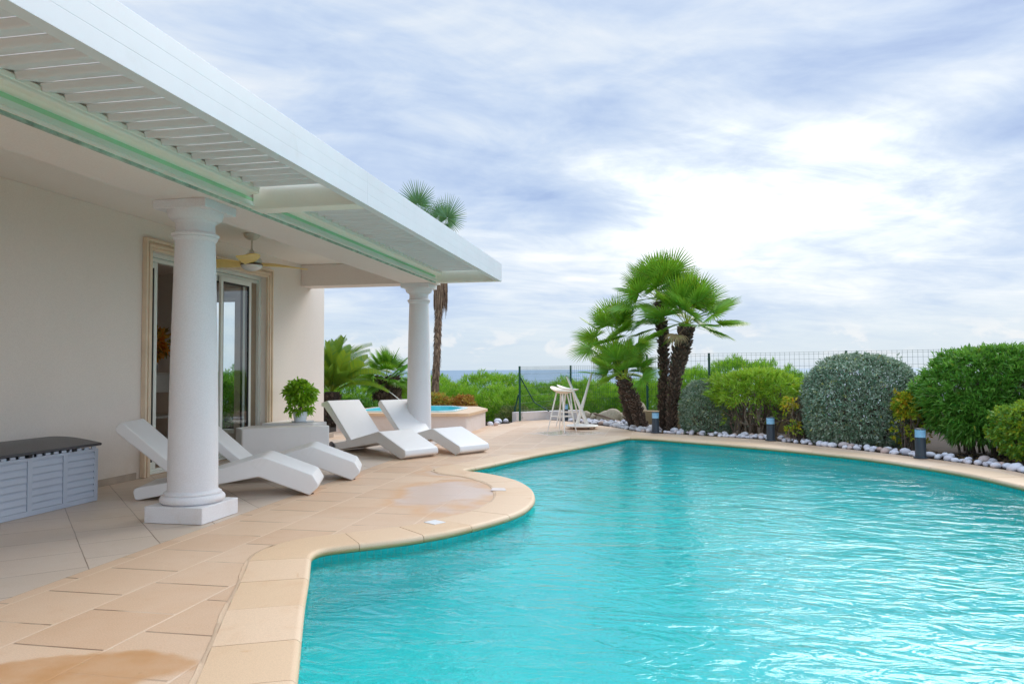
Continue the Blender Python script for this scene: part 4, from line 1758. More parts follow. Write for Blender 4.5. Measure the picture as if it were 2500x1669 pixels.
mb.lathe([(0.10, 0.398), (0.12, 0.43), (0.08, 0.45), (0.001, 0.455)], -0.15, 0.95, 24)
mb.build('control_knob', M_SPARIM, spa, smooth=True)

# ================================================================ garden furniture and lights
def bollard(label, x, y, h=0.388):
    o = empty('bollard_light', (x, y, 0.0075))
    tag(o, label, 'bollard light', 'low bollard lights round the pool')
    mb = MB()
    mb.lathe([(0.088, 0.0), (0.088, 0.012), (0.066, 0.016), (0.066, 0.262), (0.060, 0.264), (0.060, 0.270)], n=36)
    mb.build('post', M_BOLL, o, smooth=True)
    mb = MB()
    mb.lathe([(0.0645, 0.271), (0.0645, 0.370)], n=36)
    mb.build('lens', M_OPAL, o, smooth=True)
    mb = MB()
    mb.lathe([(0.066, 0.371), (0.068, 0.374), (0.067, 0.383), (0.05, 0.388)], n=36)
    mb.build('cap', M_BOLL, o, smooth=True)
    return o


b1 = bollard('bollard light with blue lens in front of the palm trunks', 0.005, 14.10)
for lb, x, y in (('bollard light with blue lens in front of the lime green shrub', 1.872, 12.85),
                 ('bollard light with blue lens beside the big silver dome shrub', 3.435, 10.64),
                 ('bollard light seen between the legs of the bar stools', -2.06, 17.25)):
    o = copy_tree(b1)
    o.location = (x, y, 0.0075 if y < 17 else 0.0)
    o['label'] = lb


def stool(label, x, y, rz, seat_mat, scale=1.0):
    o = empty('bar_stool', (x, y, 0.0085), rz)
    tag(o, label, 'bar stool', 'bar stools by the glass table')
    # dished saddle seat with one raised lip
    NX, NY = 14, 12
    top, bot = [], []
    for i in range(NX + 1):
        u = i / NX * 2 - 1
        for j in range(NY + 1):
            w = j / NY * 2 - 1
            # map square to disc
            x_ = u * math.sqrt(1 - w * w / 2) * 0.235
            y_ = w * math.sqrt(1 - u * u / 2) * 0.19
            r_ = math.hypot(x_ / 0.235, y_ / 0.19)
            z = 0.775 + 0.050 * (x_ / 0.235) ** 2 * (1.35 if x_ < 0 else 0.35) - 0.022 * (x_ / 0.235) + 0.012 * (y_ / 0.19) ** 2
            top.append((x_, y_, z))
            bot.append((x_ * 0.97, y_ * 0.97, z - 0.012 - 0.040 * (1 - r_ ** 2)))
    n = len(top)
    f = []
    for i in range(NX):
        for j in range(NY):
            a = i * (NY + 1) + j
            b_ = a + NY + 1
            f.append((a, b_, b_ + 1, a + 1))
            f.append((n + a, n + a + 1, n + b_ + 1, n + b_))
    ringi = [i * (NY + 1) for i in range(NX + 1)] + [NX * (NY + 1) + j for j in range(1, NY + 1)] + [i * (NY + 1) + NY for i in range(NX - 1, -1, -1)] + [j for j in range(NY - 1, 0, -1)]
    for k in range(len(ringi)):
        a, b_ = ringi[k], ringi[(k + 1) % len(ringi)]
        f.append((a, b_, n + b_, n + a))
    mb = MB()
    mb.add(top + bot, f)
    mb.build('seat', seat_mat, o, smooth=True)
    legs = []
    for k in range(4):
        a = R(45 + 90 * k)
        t = Vector((0.10 * math.cos(a), 0.10 * math.sin(a), 0.745))
        b_ = Vector((0.28 * math.cos(a), 0.28 * math.sin(a), 0.0))
        legs.append((t, b_))
        mb = MB()
        mb.tube([t, b_.lerp(t, 0.45), b_], [0.016, 0.015, 0.009], 10)
        mb.build('leg', M_STOOL, o, smooth=True)
    mb = MB()
    q = [b_.lerp(t, 0.39) for t, b_ in legs]
    for k in range(4):
        mb.tube([q[k], q[(k + 1) % 4]], 0.0075, 8)
    mb.build('foot_rest', M_STOOL, o, smooth=True)
    return o


stool('cream bar stool with dished seat nearest the pool', -1.76, 14.17, R(-28), M_STOOLC)
stool('white bar stool standing behind the cream one', -1.80, 15.55, R(-12), M_STOOL)

tb = empty('bar_table', (-1.45, 14.97, 0.0085))
tag(tb, 'white bar table with crossed column legs, round base and clear glass tops', 'bar table')
mb = MB()
pr = [(0.30, 0.030), (0.325, 0.038), (0.335, 0.052), (0.32, 0.064), (0.22, 0.078), (0.12, 0.088), (0.001, 0.092)]
mb.lathe(pr, n=48)
mb.build('base_disc', M_STOOL, tb, smooth=True)
for k in range(5):
    a = k * 2 * math.pi / 5 + 0.3
    mb = MB()
    mb.lathe([(0.018, 0.0), (0.018, 0.029)], 0.25 * math.cos(a), 0.25 * math.sin(a), 12)
    mb.build('foot', M_RUBBER, tb)
for sx, top, nm in ((1, (-0.30, -0.02, 1.055), 'w'), (-1, (0.20, 0.03, 1.11), 'n')):
    b_ = Vector((0.10 * sx, 0.0, 0.085))
    t = Vector(top)
    mb = MB()
    mb.tube([b_, b_.lerp(t, 0.53), b_.lerp(t, 0.555)], [0.040, 0.030, 0.026], 16)
    mb.tube([b_.lerp(t, 0.5), b_.lerp(t, 0.93), t - Vector((0, 0, 0.012))], [0.026, 0.024, 0.020], 16)
    mb.tube([t - Vector((0, 0, 0.014)), t - Vector((0, 0, 0.004))], [0.035, 0.035], 16)
    mb.build('column_leg', M_STOOL, tb, smooth=True)
for cx, cy, z, r_ in ((-0.22, -0.02, 1.055, 0.25), (0.10, 0.03, 1.11, 0.40)):
    mb = MB()
    mb.lathe([(r_ - 0.004, z), (r_, z + 0.004), (r_, z + 0.008), (r_ - 0.004, z + 0.012)], cx, cy, 48)
    mb.build('glass_top', M_TABLEGLASS, tb, smooth=True)

# ---------------- low walls, boulders, pebbles
def wall_strip(name, label, cat, pts, w, mat, heights):
    o0 = Vector(pts[0])
    root = MB()
    for (a, b_), (h0, h1) in zip(zip(pts[:-1], pts[1:]), zip(heights[:-1], heights[1:])):
        a, b_ = Vector(a) - o0, Vector(b_) - o0
        d = (b_ - a).normalized()
        n_ = Vector((-d.y, d.x)) * w
        v = [(a.x, a.y, -0.1), (b_.x, b_.y, -0.1), (b_.x + n_.x, b_.y + n_.y, -0.1), (a.x + n_.x, a.y + n_.y, -0.1),
             (a.x, a.y, h0), (b_.x, b_.y, h1), (b_.x + n_.x, b_.y + n_.y, h1), (a.x + n_.x, a.y + n_.y, h0)]
        root.add(v, [(0, 3, 2, 1), (4, 5, 6, 7), (0, 1, 5, 4), (1, 2, 6, 5), (2, 3, 7, 6), (3, 0, 4, 7)])
    o = root.build(name, mat, None, bevel=0.012)
    o.location = (o0.x, o0.y, 0)
    tag(o, label, cat)
    return o


wall_strip('garden_wall', 'low white painted wall at the terrace edge under the fence', 'low wall', [(-3.166, 16.953), (-2.50, 17.68), (-1.80, 18.3)], 0.18, M_LOWWALL, [0.205, 0.20, 0.19])
wall_strip('retaining_wall', 'low tan retaining wall behind the palms and shrubs', 'low wall', [(-0.35, 16.6), (0.9, 16.1), (2.2, 15.1), (2.75, 14.6)], 0.2, M_TANWALL, [0.28, 0.28, 0.20, 0.2])


def rock_mesh(seed, sub=2, sq=(1, 1, 0.6), amp=0.22):
    bm = bmesh.new()
    bmesh.ops.create_icosphere(bm, subdivisions=sub, radius=1.0)
    rs = random.Random(seed)
    ph = [(rs.uniform(0.6, 1.8), rs.uniform(0.6, 1.8), rs.uniform(0.6, 1.8), rs.uniform(0, 6.28)) for _ in range(5)]
    for v in bm.verts:
        s = 1 + amp * sum(math.sin(v.co.x * a * 1.6 + v.co.y * b_ * 1.7 + v.co.z * c * 1.5 + d) for a, b_, c, d in ph) / 5 * 1.6
        v.co = Vector((v.co.x * s * sq[0], v.co.y * s * sq[1], v.co.z * s * sq[2]))
    me = bpy.data.meshes.new('rock')
    bm.to_mesh(me)
    bm.free()
    me.shade_smooth()
    return me


bouls = [(-1.62, 17.5, .17, 'first tan boulder of the row, right beside the bar table'), (-1.36, 17.25, .16, 'small rounded boulder second from the bar table'), (-1.17, 17.05, .19, 'pointed pale boulder in the middle of the boulder row'),
         (-0.94, 16.95, .22, 'broad flat grey boulder in the boulder row behind the pebbles'), (-0.70, 17.0, .20, 'rounded grey boulder with a dark flank in the boulder row'), (-0.50, 17.2, .22, 'tan boulder close behind the leaning palm trunk'),
         (-0.36, 16.9, .25, 'tallest tan boulder, upright behind the leaning palm')]
for i, (x, y, s, lb) in enumerate(bouls):
    me = rock_mesh(50 + i, 3, (1, 0.8, 0.8 if i < 6 else 1.25), 0.28)
    o = link_mesh('boulder', me, M_BOULDER)
    o.location = (x, y, s * 0.45)
    o.scale = (s, s, s)
    o.rotation_euler = (0, 0, i * 1.3)
    tag(o, lb, 'boulder', 'tan boulders behind the pebbles')

pebs = [rock_mesh(80 + i, 2, (1, 0.72 + 0.1 * (i % 3), 0.58 + 0.05 * (i % 4)), 0.14) for i in range(8)]
for me in pebs:
    me.materials.append(M_PEBBLE)


def place_pebbles():
    rs = random.Random(12)
    front = [Vector(p) for p in PEB_FRONT[:15]]
    placed = []

    def try_place(x, y, r_, zone, z):
        for (a, b_, c) in placed:
            if (a - x) ** 2 + (b_ - y) ** 2 < (0.80 * (c + r_)) ** 2:
                return False
        placed.append((x, y, r_))
        return True
    groups = {0: ('white pebble in the patch left of the leaning palm trunk', 'white pebbles left of the leaning palm'),
              1: ('white pebble in the row between the palm bollard and the middle bollard', 'white pebbles between first and second bollard'),
              2: ('white pebble in the row between the middle bollard and the right-hand bollard', 'white pebbles between second and third bollard'),
              3: ('white pebble in the row past the right-hand bollard', 'white pebbles past the third bollard'),
              4: ('white pebble at the corner of the hot tub wall', 'white pebbles by the hot tub')}
    items = []
    # front row along the paving edge
    for a, b_ in zip(front[:-1], front[1:]):
        L = (b_ - a).length
        d = (b_ - a).normalized()
        nrm = Vector((-d.y, d.x))
        for row, off in enumerate((0.055, 0.15, 0.25)):
            s = 0.0
            while s < L:
                r_ = rs.choice((rs.uniform(0.034, 0.055), rs.uniform(0.045, 0.080)))
                p = a + d * s + nrm * (off + rs.uniform(-0.025, 0.03))
                s += r_ * 1.7
                if row == 2 and rs.random() < 0.45:
                    continue
                if row == 1 and rs.random() < 0.12:
                    continue
                items.append((p.x, p.y, r_, row))
    # the wider patch round the stools' corner
    for k in range(900):
        x = rs.uniform(-2.1, 0.1)
        y = rs.uniform(14.3, 17.0)
        # beyond the terrace line
        f = 15.43 + (x + 0.828) * (-1.32) if x < -0.83 else 14.2 - (x - 0.0) * 1.5
        if y > f + 0.08 and y < f + 1.35:
            items.append((x, y, rs.uniform(0.05, 0.085), 0))
    for k in range(9):
        items.append((rs.uniform(-3.50, -3.30), rs.uniform(15.35, 16.6), rs.uniform(0.06, 0.10), 0))
    cnt = 0
    for (x, y, r_, row) in items:
        if cnt >= 300:
            break
        # keep clear of bollards
        if any((x - a) ** 2 + (y - b_) ** 2 < (0.10 + r_) ** 2 for a, b_ in ((0.005, 14.10), (1.872, 12.85), (3.435, 10.64))):
            continue
        if not try_place(x, y, r_, 0, 0):
            continue
        g = 4 if x < -3 else 0 if x < -0.1 else 1 if x < 1.87 else 2 if y > 10.64 else 3
        o = bpy.data.objects.new('white_pebble', rs.choice(pebs))
        COL.objects.link(o)
        o.location = (x, y, r_ * 0.38 + row * 0.008)
        o.scale = (r_ * rs.uniform(0.95, 1.2), r_ * rs.uniform(0.9, 1.1), r_)
        o.rotation_euler = (rs.uniform(-0.3, 0.3), rs.uniform(-0.3, 0.3), rs.uniform(0, 6.28))
        tag(o, groups[g][0], 'pebble', groups[g][1])
        cnt += 1
    print('pebbles', cnt)


place_pebbles()
mb = MB()
mb.tube([(0, 0, 0.05), (0.25, -0.62, 0.09), (0.50, -1.25, 0.07), (0.75, -1.85, 0.03)], [0.022, 0.024, 0.02, 0.012], 8, 0.5)
o = mb.build('fallen_branch', M_STICK, None, smooth=True)
o.location = (-1.72, 18.0, 0.03)
o.location = (-1.60, 17.75, 0.08)
tag(o, 'thin brown branch lying across the pebbles by the boulders', 'branch')

# ================================================================ palms
def fan_frond(seed, nleaf=34, Lf=0.55, spread=220, pet=0.45, wmax=0.030, droop=0.10, merge=0.42, cup=0.12, dead=0.0):
    rs = np.random.RandomState(seed)
    V, F, T = [], [], []

    def strip(rows, tint):
        o = len(V)
        for r_ in rows:
            V.extend(r_)
            T.extend([tint] * 3)
        for k in range(len(rows) - 1):
            a = o + k * 3
            F.append((a, a + 1, a + 4, a + 3))
            F.append((a + 1, a + 2, a + 5, a + 4))
    # petiole
    rows = []
    for k in range(4):
        t = k / 3
        w = 0.010 * (1 - 0.45 * t)
        z = 0.03 * t * t
        rows.append([np.array([pet * t, -w, z]), np.array([pet * t, 0, z + w * 0.8]), np.array([pet * t, w, z])])
    strip(rows, 0.10)
    hub = np.array([pet, 0, 0.03])
    for i in range(nleaf):
        a = R(spread) * ((i + 0.5) / nleaf - 0.5)
        a += rs.normal() * 0.012
        ln = Lf * (1.0 - 0.28 * abs(a) / (R(spread) / 2)) * (1 + rs.normal() * 0.04)
        d = np.array([math.cos(a), math.sin(a), 0])
        s = np.array([-math.sin(a), math.cos(a), 0])
        da = R(spread) / nleaf
        rows = []
        tint = np.clip(0.62 + rs.normal() * 0.16, 0.14, 1)
        dro = droop * (1 + 0.6 * abs(rs.normal()))
        fold = 0.4 if i % 2 else -0.1
        for t in (0.03, 0.22, merge, 0.65, 0.86, 1.0):
            x = ln * t
            w = min(da * x * 0.56 + 0.002, wmax) if t <= merge else wmax * (1 - ((t - merge) / (1 - merge)) ** 2.2) * 0.92
            w = max(w, 0.0012)
            z = cup * x * (1 - 0.55 * t) - dro * ln * max(0, t - 0.5) ** 2 * 4
            c = hub + d * x + np.array([0, 0, z])
            rows.append([c - s * w, c + np.array([0, 0, w * 0.85]), c + s * w])
        strip(rows, tint)
        # yellowed leaf tip
        for q in range(len(T) - 6, len(T)):
            T[q] = max(0.05, tint - 0.45) if rs.uniform() < 0.5 else tint
    return np_mesh('frond', np.array(V), np.array(F), np.array(T))


def pinnate_frond(seed, L=1.25, nl=58, Ll=0.17, arch=0.35):
    rs = np.random.RandomState(seed)
    V, F, T = [], [], []
    pts = []
    for k in range(nl + 1):
        t = k / nl
        pts.append(np.array([L * t * (1 - 0.12 * t), 0, arch * L * (t * 0.9 - 1.5 * t * t) + 0.0]))
    for k in range(nl):
        a, b_ = pts[k], pts[k + 1]
        w = 0.010 * (1 - 0.7 * k / nl)
        o = len(V)
        V += [a + [0, -w, 0], a + [0, w, 0], b_ + [0, w, 0], b_ + [0, -w, 0]]
        T += [0.05] * 4
        F.append((o, o + 1, o + 2, o + 3))
        t = k / nl
        if t < 0.10:
            continue
        ll = Ll * math.sin(min(1, (t - 0.05) * 3.2) * math.pi / 2) * (1 - 0.55 * max(0, t - 0.6) / 0.4)
        for sgn in (-1, 1):
            d = np.array([0.55 + 0.5 * t, sgn * 1.0, 0.50])
            d /= np.linalg.norm(d)
            tint = np.clip(0.5 + rs.normal() * 0.2, 0, 1)
            wv = np.array([1, 0, 0]) * 0.0095
            p0 = a + np.array([0, 0, 0.004])
            m = p0 + d * ll * 0.55
            e = p0 + d * ll + np.array([0, 0, -0.05 * ll])
            o = len(V)
            V += [p0 - wv * 0.7, p0 + wv * 0.7, m + wv, e + wv * 0.1, e - wv * 0.1, m - wv]
            T += [tint] * 6
            F += [(o, o + 1, o + 2, o + 5), (o + 5, o + 2, o + 3, o + 4)]
    return np_mesh('frond', np.array(V), np.array(F), np.array(T))


def palm_trunk(pts, radii, seed, stubs=350, stub=0.055, pale=0.35, shag=False, n=18, top_scale=1.0):
    """tapered trunk covered by the cut bases of old leaves"""
    rs = random.Random(seed)
    P_ = catmull([tuple(p) for p in pts], 0.05, closed=False)
    m = len(P_)
    src = np.linspace(0, 1, len(radii))
    rad = [float(np.interp(i / (m - 1), src, radii)) * (1 + 0.05 * math.sin(i * 1.7) + rs.uniform(-.03, .03)) for i in range(m)]
    mb = MB()
    mb.tube(P_, [r_ * 0.93 for r_ in rad], n, 0.12)
    for k in range(stubs):
        i = rs.uniform(0.3, m - 2.0)
        j = int(i)
        p = P_[j].lerp(P_[min(j + 1, m - 1)], i - j)
        t = (P_[min(j + 1, m - 1)] - P_[max(j - 1, 0)]).normalized()
        ref = Vector((1, 0, 0)) if abs(t.x) < 0.8 else Vector((0, 1, 0))
        a = t.cross(ref).normalized()
        b_ = t.cross(a)
        w = (k * 2.39996) % (2 * math.pi) + rs.uniform(-0.1, 0.1)
        o = a * math.cos(w) + b_ * math.sin(w)
        s = t.cross(o)
        r_ = rad[j]
        hw = stub * 0.42 * rs.uniform(0.7, 1.2)
        ln = stub * rs.uniform(0.7, 1.4)
        q = p + o * r_ * 0.90
        if shag:
            dn = (-t * 0.95 + o * rs.uniform(0.08, 0.40)).normalized()
            e = q + dn * ln
            mb.add([q - s * hw * 0.5, q + s * hw * 0.5, e + s * hw * 0.15, e - s * hw * 0.15, q + o * 0.008], [(0, 1, 2, 3), (0, 4, 1), (0, 3, 4), (1, 4, 2)], rs.uniform(0.1, 1.0))
            continue
        upv = (t * 0.55 + o * rs.uniform(0.45, 0.85)).normalized()
        e = q + upv * ln
        th = o * stub * 0.22
        dark = rs.uniform(0.25, 0.78)
        mb.add([q - s * hw, q + s * hw, e + s * hw * 0.55, e - s * hw * 0.55, q - s * hw * 0.8 + th * 1.6 - t * ln * 0.3, q + s * hw * 0.8 + th * 1.6 - t * ln * 0.3, e + s * hw * 0.45 + th, e - s * hw * 0.45 + th],
               [(0, 1, 2, 3), (4, 7, 6, 5), (0, 3, 7, 4), (1, 5, 6, 2), (0, 4, 5, 1)], dark)
        tint = 1.0 if rs.random() < pale else 0.6
        mb.add([e + s * hw * 0.56, e - s * hw * 0.56, e - s * hw * 0.46 + th * 1.05, e + s * hw * 0.46 + th * 1.05], [(0, 1, 2, 3)], tint)
    return mb


def fan_palm(name, label, base, path, radii, crown_r, meshes, n_fr, seed, leafmat, barkmat=B_PALM, el_range=(80, -30), az_bias=None, stubs=350, stub=0.055, pale=0.35, shag=False, group=None, scale=1.0, fronds=None, rollmax=0.75, dead=None):
    root = empty(name, base)
    tag(root, label, 'palm tree', group)
    mb = palm_trunk([Vector(p) - Vector(base) for p in path], radii, seed, stubs, stub, pale, shag)
    mb.build('trunk', barkmat, root, fix=False, smooth=False)
    top = Vector(path[-1]) - Vector(base)
    tdir = (Vector(path[-1]) - Vector(path[-2])).normalized()
    rs = random.Random(seed + 5)
    specs = fronds
    if specs is None:
        specs = []
        for k in range(n_fr):
            t = (k + 0.5) / n_fr
            el = el_range[0] + (el_range[1] - el_range[0]) * (t ** 0.85)
            az = math.degrees(k * 2.39996) + rs.uniform(-12, 12)
            specs.append((az, el + rs.uniform(-7, 7), rs.uniform(0.88, 1.1)))
    for k, sp in enumerate(specs):
        az, el, s = sp[:3]
        me = meshes[k % len(meshes)]
        o = bpy.data.objects.new('frond', me)
        COL.objects.link(o)
        o.parent = root
        ex = Vector((math.cos(R(el)) * math.cos(R(az)), math.cos(R(el)) * math.sin(R(az)), math.sin(R(el))))
        ex = (ex + tdir * 0.15).normalized()
        side = Vector((-math.sin(R(az)), math.cos(R(az)), 0))
        roll = rs.uniform(-rollmax, rollmax) if len(sp) < 4 else R(sp[3])
        nz = ex.cross(side).normalized()
        side = nz.cross(ex).normalized()
        side2 = side * math.cos(roll) + nz * math.sin(roll)
        nz2 = ex.cross(side2).normalized()
        M4 = Matrix(((ex.x, side2.x, nz2.x, 0), (ex.y, side2.y, nz2.y, 0), (ex.z, side2.z, nz2.z, 0), (0, 0, 0, 1)))
        if dead and k in dead:
            o.data = DEADM
        o.matrix_local = Matrix.Translation(top + Vector((ex.x, ex.y, ex.z * 0.6)) * 0.03) @ M4 @ Matrix.Scale(s * scale, 4)
    return root


PM = [fan_frond(100 + i, 32, 0.56, 215 + 14 * (i % 3), 0.52, 0.0185, 0.008 + 0.02 * (i % 3), merge=0.36, cup=0.14) for i in range(6)]
for me in PM:
    me.materials.append(L_PALM)
DEADM = fan_frond(190, 24, 0.40, 150, 0.5, 0.014, 0.25, merge=0.4, cup=0.3)
DEADM.materials.append(L_DRYF)
PG = 'fan palms in the clump by the pool'
fan_palm('fan_palm', 'small leaning fan palm with thick scaly trunk, lowest of the clump', (-0.24, 15.0, -0.02),
         [(-0.24, 15.0, -0.02), (-0.33, 14.93, 0.32), (-0.44, 14.80, 0.65), (-0.58, 14.62, 1.00)], [0.090, 0.098, 0.108, 0.085], 0.6, PM, 21, 21, L_PALM, group=PG, scale=0.80, el_range=(85, -12), stubs=420, stub=0.05, pale=0.6)
fan_palm('fan_palm', 'fan palm with sparse crown behind the small leaning palm', (-0.42, 15.5, -0.02),
         [(-0.42, 15.5, -0.02), (-0.58, 15.45, 0.6), (-0.68, 15.4, 1.2), (-0.76, 15.35, 1.70)], [0.12, 0.12, 0.12, 0.11], 0.8, PM, 21, 22, L_PALM, group=PG, scale=0.92, el_range=(85, -35), dead=(20,), stubs=260, stub=0.055, pale=0.2)
fan_palm('fan_palm', 'tallest fan palm of the clump with dark straight trunk', (0.155, 15.1, -0.02),
         [(0.155, 15.1, -0.02), (0.155, 15.1, 0.6), (0.185, 15.1, 1.2), (0.17, 15.05, 1.8), (0.10, 15.0, 2.55)], [0.072, 0.078, 0.088, 0.098, 0.085], 1.0, PM, 27, 23, L_PALM, group=PG, scale=0.98, el_range=(88, -28), dead=(26,), stubs=680, stub=0.050, pale=0.3)
fan_palm('fan_palm', 'fan palm with full crown on the widening trunk, nearest the shrubs', (0.31, 14.75, -0.02),
         [(0.31, 14.75, -0.02), (0.335, 14.72, 0.5), (0.40, 14.65, 1.05), (0.52, 14.55, 1.60), (0.62, 14.45, 2.03)], [0.078, 0.085, 0.108, 0.150, 0.125], 1.0, PM, 29, 24, L_PALM, group=PG, scale=1.0, el_range=(86, -34), dead=(28,), stubs=760, stub=0.052, pale=0.6)

# tall palm behind the porch corner
TM = [fan_frond(140 + i, 46, (0.58, 0.66)[i], 285, (0.95, 0.62)[i], 0.0125, 0.0, merge=0.42, cup=0.05) for i in range(2)]
for me in TM:
    me.materials.append(L_TALL)
tall = fan_palm('tall_palm', 'tall thin palm with shaggy brown trunk behind the far column', (-5.50, 18.0, -0.2),
                [(-5.50, 18.0, -0.2), (-5.46, 18.0, 0.6), (-5.40, 18.0, 1.6), (-5.36, 18.0, 2.6), (-5.30, 18.0, 3.4), (-5.36, 18.0, 4.45)], [0.10, 0.088, 0.080, 0.085, 0.12, 0.10], 0.8, TM, 9, 30, L_TALL, B_SHAG, stubs=1500, stub=0.11, shag=True,
                fronds=[(190, 57, 1.15, 75), (330, 58, 1.0, -75), (95, 70, 0.8), (170, 35, 0.75), (240, 40, 0.8), (140, 50, 0.85), (190, 15, 0.75), (270, 55, 0.55), (60, 50, 0.5)])
mb = MB()
rsk = random.Random(5)
for k in range(150):
    a = rsk.uniform(0, 6.28)
    z0 = rsk.uniform(3.15, 3.75)
    L = rsk.uniform(0.35, 0.7)
    r_ = 0.10
    p0 = Vector((0.19 + r_ * math.cos(a), r_ * math.sin(a), z0 + 0.2))
    p2 = p0 + Vector((math.cos(a) * rsk.uniform(0.02, 0.10), math.sin(a) * 0.06, -L))
    mb.tube([p0, p0.lerp(p2, 0.5) + Vector((math.cos(a), math.sin(a), 0)) * 0.03, p2], [0.012, 0.010, 0.003], 4, rsk.random())
mb.build('dead_leaf_skirt', B_SHAG, tall, fix=False)

# cycad and stocky fan palm beyond the hot tub
CM = [pinnate_frond(150 + i, 1.40, 84, 0.21, 0.30 + 0.08 * i) for i in range(3)]
for me in CM:
    me.materials.append(L_CYCAD)
specs = []
rs_ = random.Random(3)
for k in range(44):
    t = k / 43
    specs.append((k * 137.5 + rs_.uniform(-8, 8), 88 - 84 * t ** 0.8 + rs_.uniform(-5, 5), rs_.uniform(0.85, 1.1)))
cyc = fan_palm('sago_palm', 'large sago palm with long feathery leaves beside the house corner', (-7.15, 15.6, -0.15),
               [(-7.15, 15.6, -0.15), (-7.15, 15.6, 0.3), (-7.15, 15.6, 0.72)], [0.22, 0.20, 0.16], 1.0, CM, 40, 33, L_CYCAD, stubs=200, stub=0.07, pale=0.1, fronds=specs)
fan_palm('fan_palm', 'stocky fan palm with shaggy dark trunk between the house and the far column', (-6.36, 17.0, -0.15),
         [(-6.36, 17.0, -0.15), (-6.36, 17.0, 0.5), (-6.36, 17.0, 1.02)], [0.26, 0.25, 0.18], 0.8, PM, 30, 35, L_PALM, B_PALM, scale=0.70, el_range=(85, -48), stubs=500, stub=0.13, pale=0.25, shag=False)
mb = MB()
mb.tube([(0, 0, 0), (0.30, -0.3, -0.12), (0.62, -0.6, -0.27)], 0.011, 8, 0.5)
o = mb.build('white_rope', M_STOOL, None, smooth=True)
o.location = (-6.30, 16.72, 0.76)
tag(o, 'thin white rope tied to the trunk of the stocky fan palm', 'rope')

# ================================================================ shrubs round the pool
shrub('silver_shrub', 'big clipped silver-grey dome shrub, tallest of the two silver ones', 'shrub', (3.22, 12.62, -0.02), L_GREY, B_STEM,
      [shrub_leaves(200, (0.86, 0.82, 0.80), 0.62, 9500, 5, 0.052, 0.021, power=2.5, shell=(0.88, 1.0), inner=0.10, zmin=0.03, spread=0.9, up=0.1, bump=0.035, tintbase=(0.1, 0.9))],
      branches(201, (0.8, 0.8, 0.8), 0.6, 40, 0.15, 0.02))
shrub('silver_shrub', 'small silver-grey clipped shrub next to the palm trunks', 'shrub', (0.98, 14.55, -0.02), L_GREY, B_STEM,
      [shrub_leaves(210, (0.50, 0.55, 0.60), 0.40, 3900, 5, 0.046, 0.018, power=2.5, shell=(0.88, 1.0), inner=0.10, zmin=0.03, spread=0.9, up=0.1, bump=0.05, tintbase=(0.1, 0.9))],
      branches(211, (0.5, 0.5, 0.6), 0.4, 26, 0.12, 0.014))
shrub('green_shrub', 'lime green leafy shrub with bare branching stems behind the middle bollard', 'shrub', (1.83, 13.95, -0.02), L_LIME, B_STEM,
      [shrub_leaves(220, (0.84, 0.66, 0.48), 0.72, 1150, 9, 0.115, 0.023, power=2.4, n_blobs=26, blob=0.26, inner=0.15, zmin=0.60, spread=0.55, up=0.5, tintbase=(0.25, 1.0)),
       shrub_leaves(221, (0.66, 0.5, 0.4), 0.45, 60, 8, 0.10, 0.022, inner=0.2, zmin=0.2, spread=0.55, up=0.5, tintbase=(0.2, 0.9))],
      branches(222, (0.72, 0.55, 0.45), 0.55, 34, 0.22, 0.024, sub=4))
shrub('dry_shrub', 'small brown half-dry shrub with a few yellow leaves', 'shrub', (2.36, 12.95, -0.02), L_DRY, B_STEM,
      [shrub_leaves(230, (0.25, 0.26, 0.38), 0.36, 1500, 5, 0.045, 0.007, inner=0.6, zmin=0.05, spread=1.0, tintbase=(0.0, 0.9))],
      branches(231, (0.25, 0.26, 0.38), 0.36, 46, 0.08, 0.008, sub=5))
shrub('yellow_shrub', 'yellow-leaved sprig shrub between the dry shrub and the lime green one', 'shrub', (2.23, 12.72, -0.02), L_YEL, B_STEM,
      [shrub_leaves(235, (0.13, 0.12, 0.14), 0.24, 34, 6, 0.06, 0.026, inner=0.5, zmin=0.08, spread=0.8, tintbase=(0.0, 0.8)),
       shift(shrub_leaves(236, (0.12, 0.12, 0.14), 0.0, 40, 6, 0.06, 0.026, inner=0.4, zmin=-0.2, spread=0.8, tintbase=(0.0, 0.5)), (-0.06, 0.1, 0.60))],
      branches(237, (0.15, 0.15, 0.5), 0.3, 12, 0.04, 0.007))
shrub('oleander', 'large dark green oleander bush with long narrow leaves, behind the right-hand bollard', 'shrub', (4.80, 11.45, -0.02), L_OLE, B_STEM,
      [shrub_leaves(240, (1.10, 0.85, 0.74), 0.78, 3100, 9, 0.120, 0.025, power=2.15, n_blobs=40, blob=0.13, inner=0.15, zmin=0.36, spread=0.55, up=0.45, tintbase=(0.2, 0.95), bend=0.2, flat_top=1.43),
       shift(shrub_leaves(241, (0.52, 0.42, 0.36), 0.0, 700, 9, 0.115, 0.021, power=2.2, inner=0.25, zmin=-0.3, spread=0.55, up=0.3, tintbase=(0.2, 0.9), bend=0.25), (-0.42, -0.45, 0.52))],
      branches(242, (0.95, 0.8, 0.7), 0.6, 70, 0.35, 0.017, sub=5))
shrub('yellow_shrub', 'yellow-green shrub squeezed between the silver dome and the oleander', 'shrub', (3.66, 11.72, -0.02), L_YEL, B_STEM,
      [shrub_leaves(250, (0.26, 0.24, 0.24), 0.64, 300, 8, 0.062, 0.028, n_blobs=8, blob=0.3, inner=0.3, zmin=0.32, spread=0.7, tintbase=(0.1, 0.7)),
       shrub_leaves(251, (0.26, 0.22, 0.3), 0.3, 60, 7, 0.06, 0.026, inner=0.3, zmin=0.08, spread=0.7, tintbase=(0.1, 0.6))],
      branches(252, (0.24, 0.22, 0.3), 0.5, 30, 0.10, 0.009, sub=5))
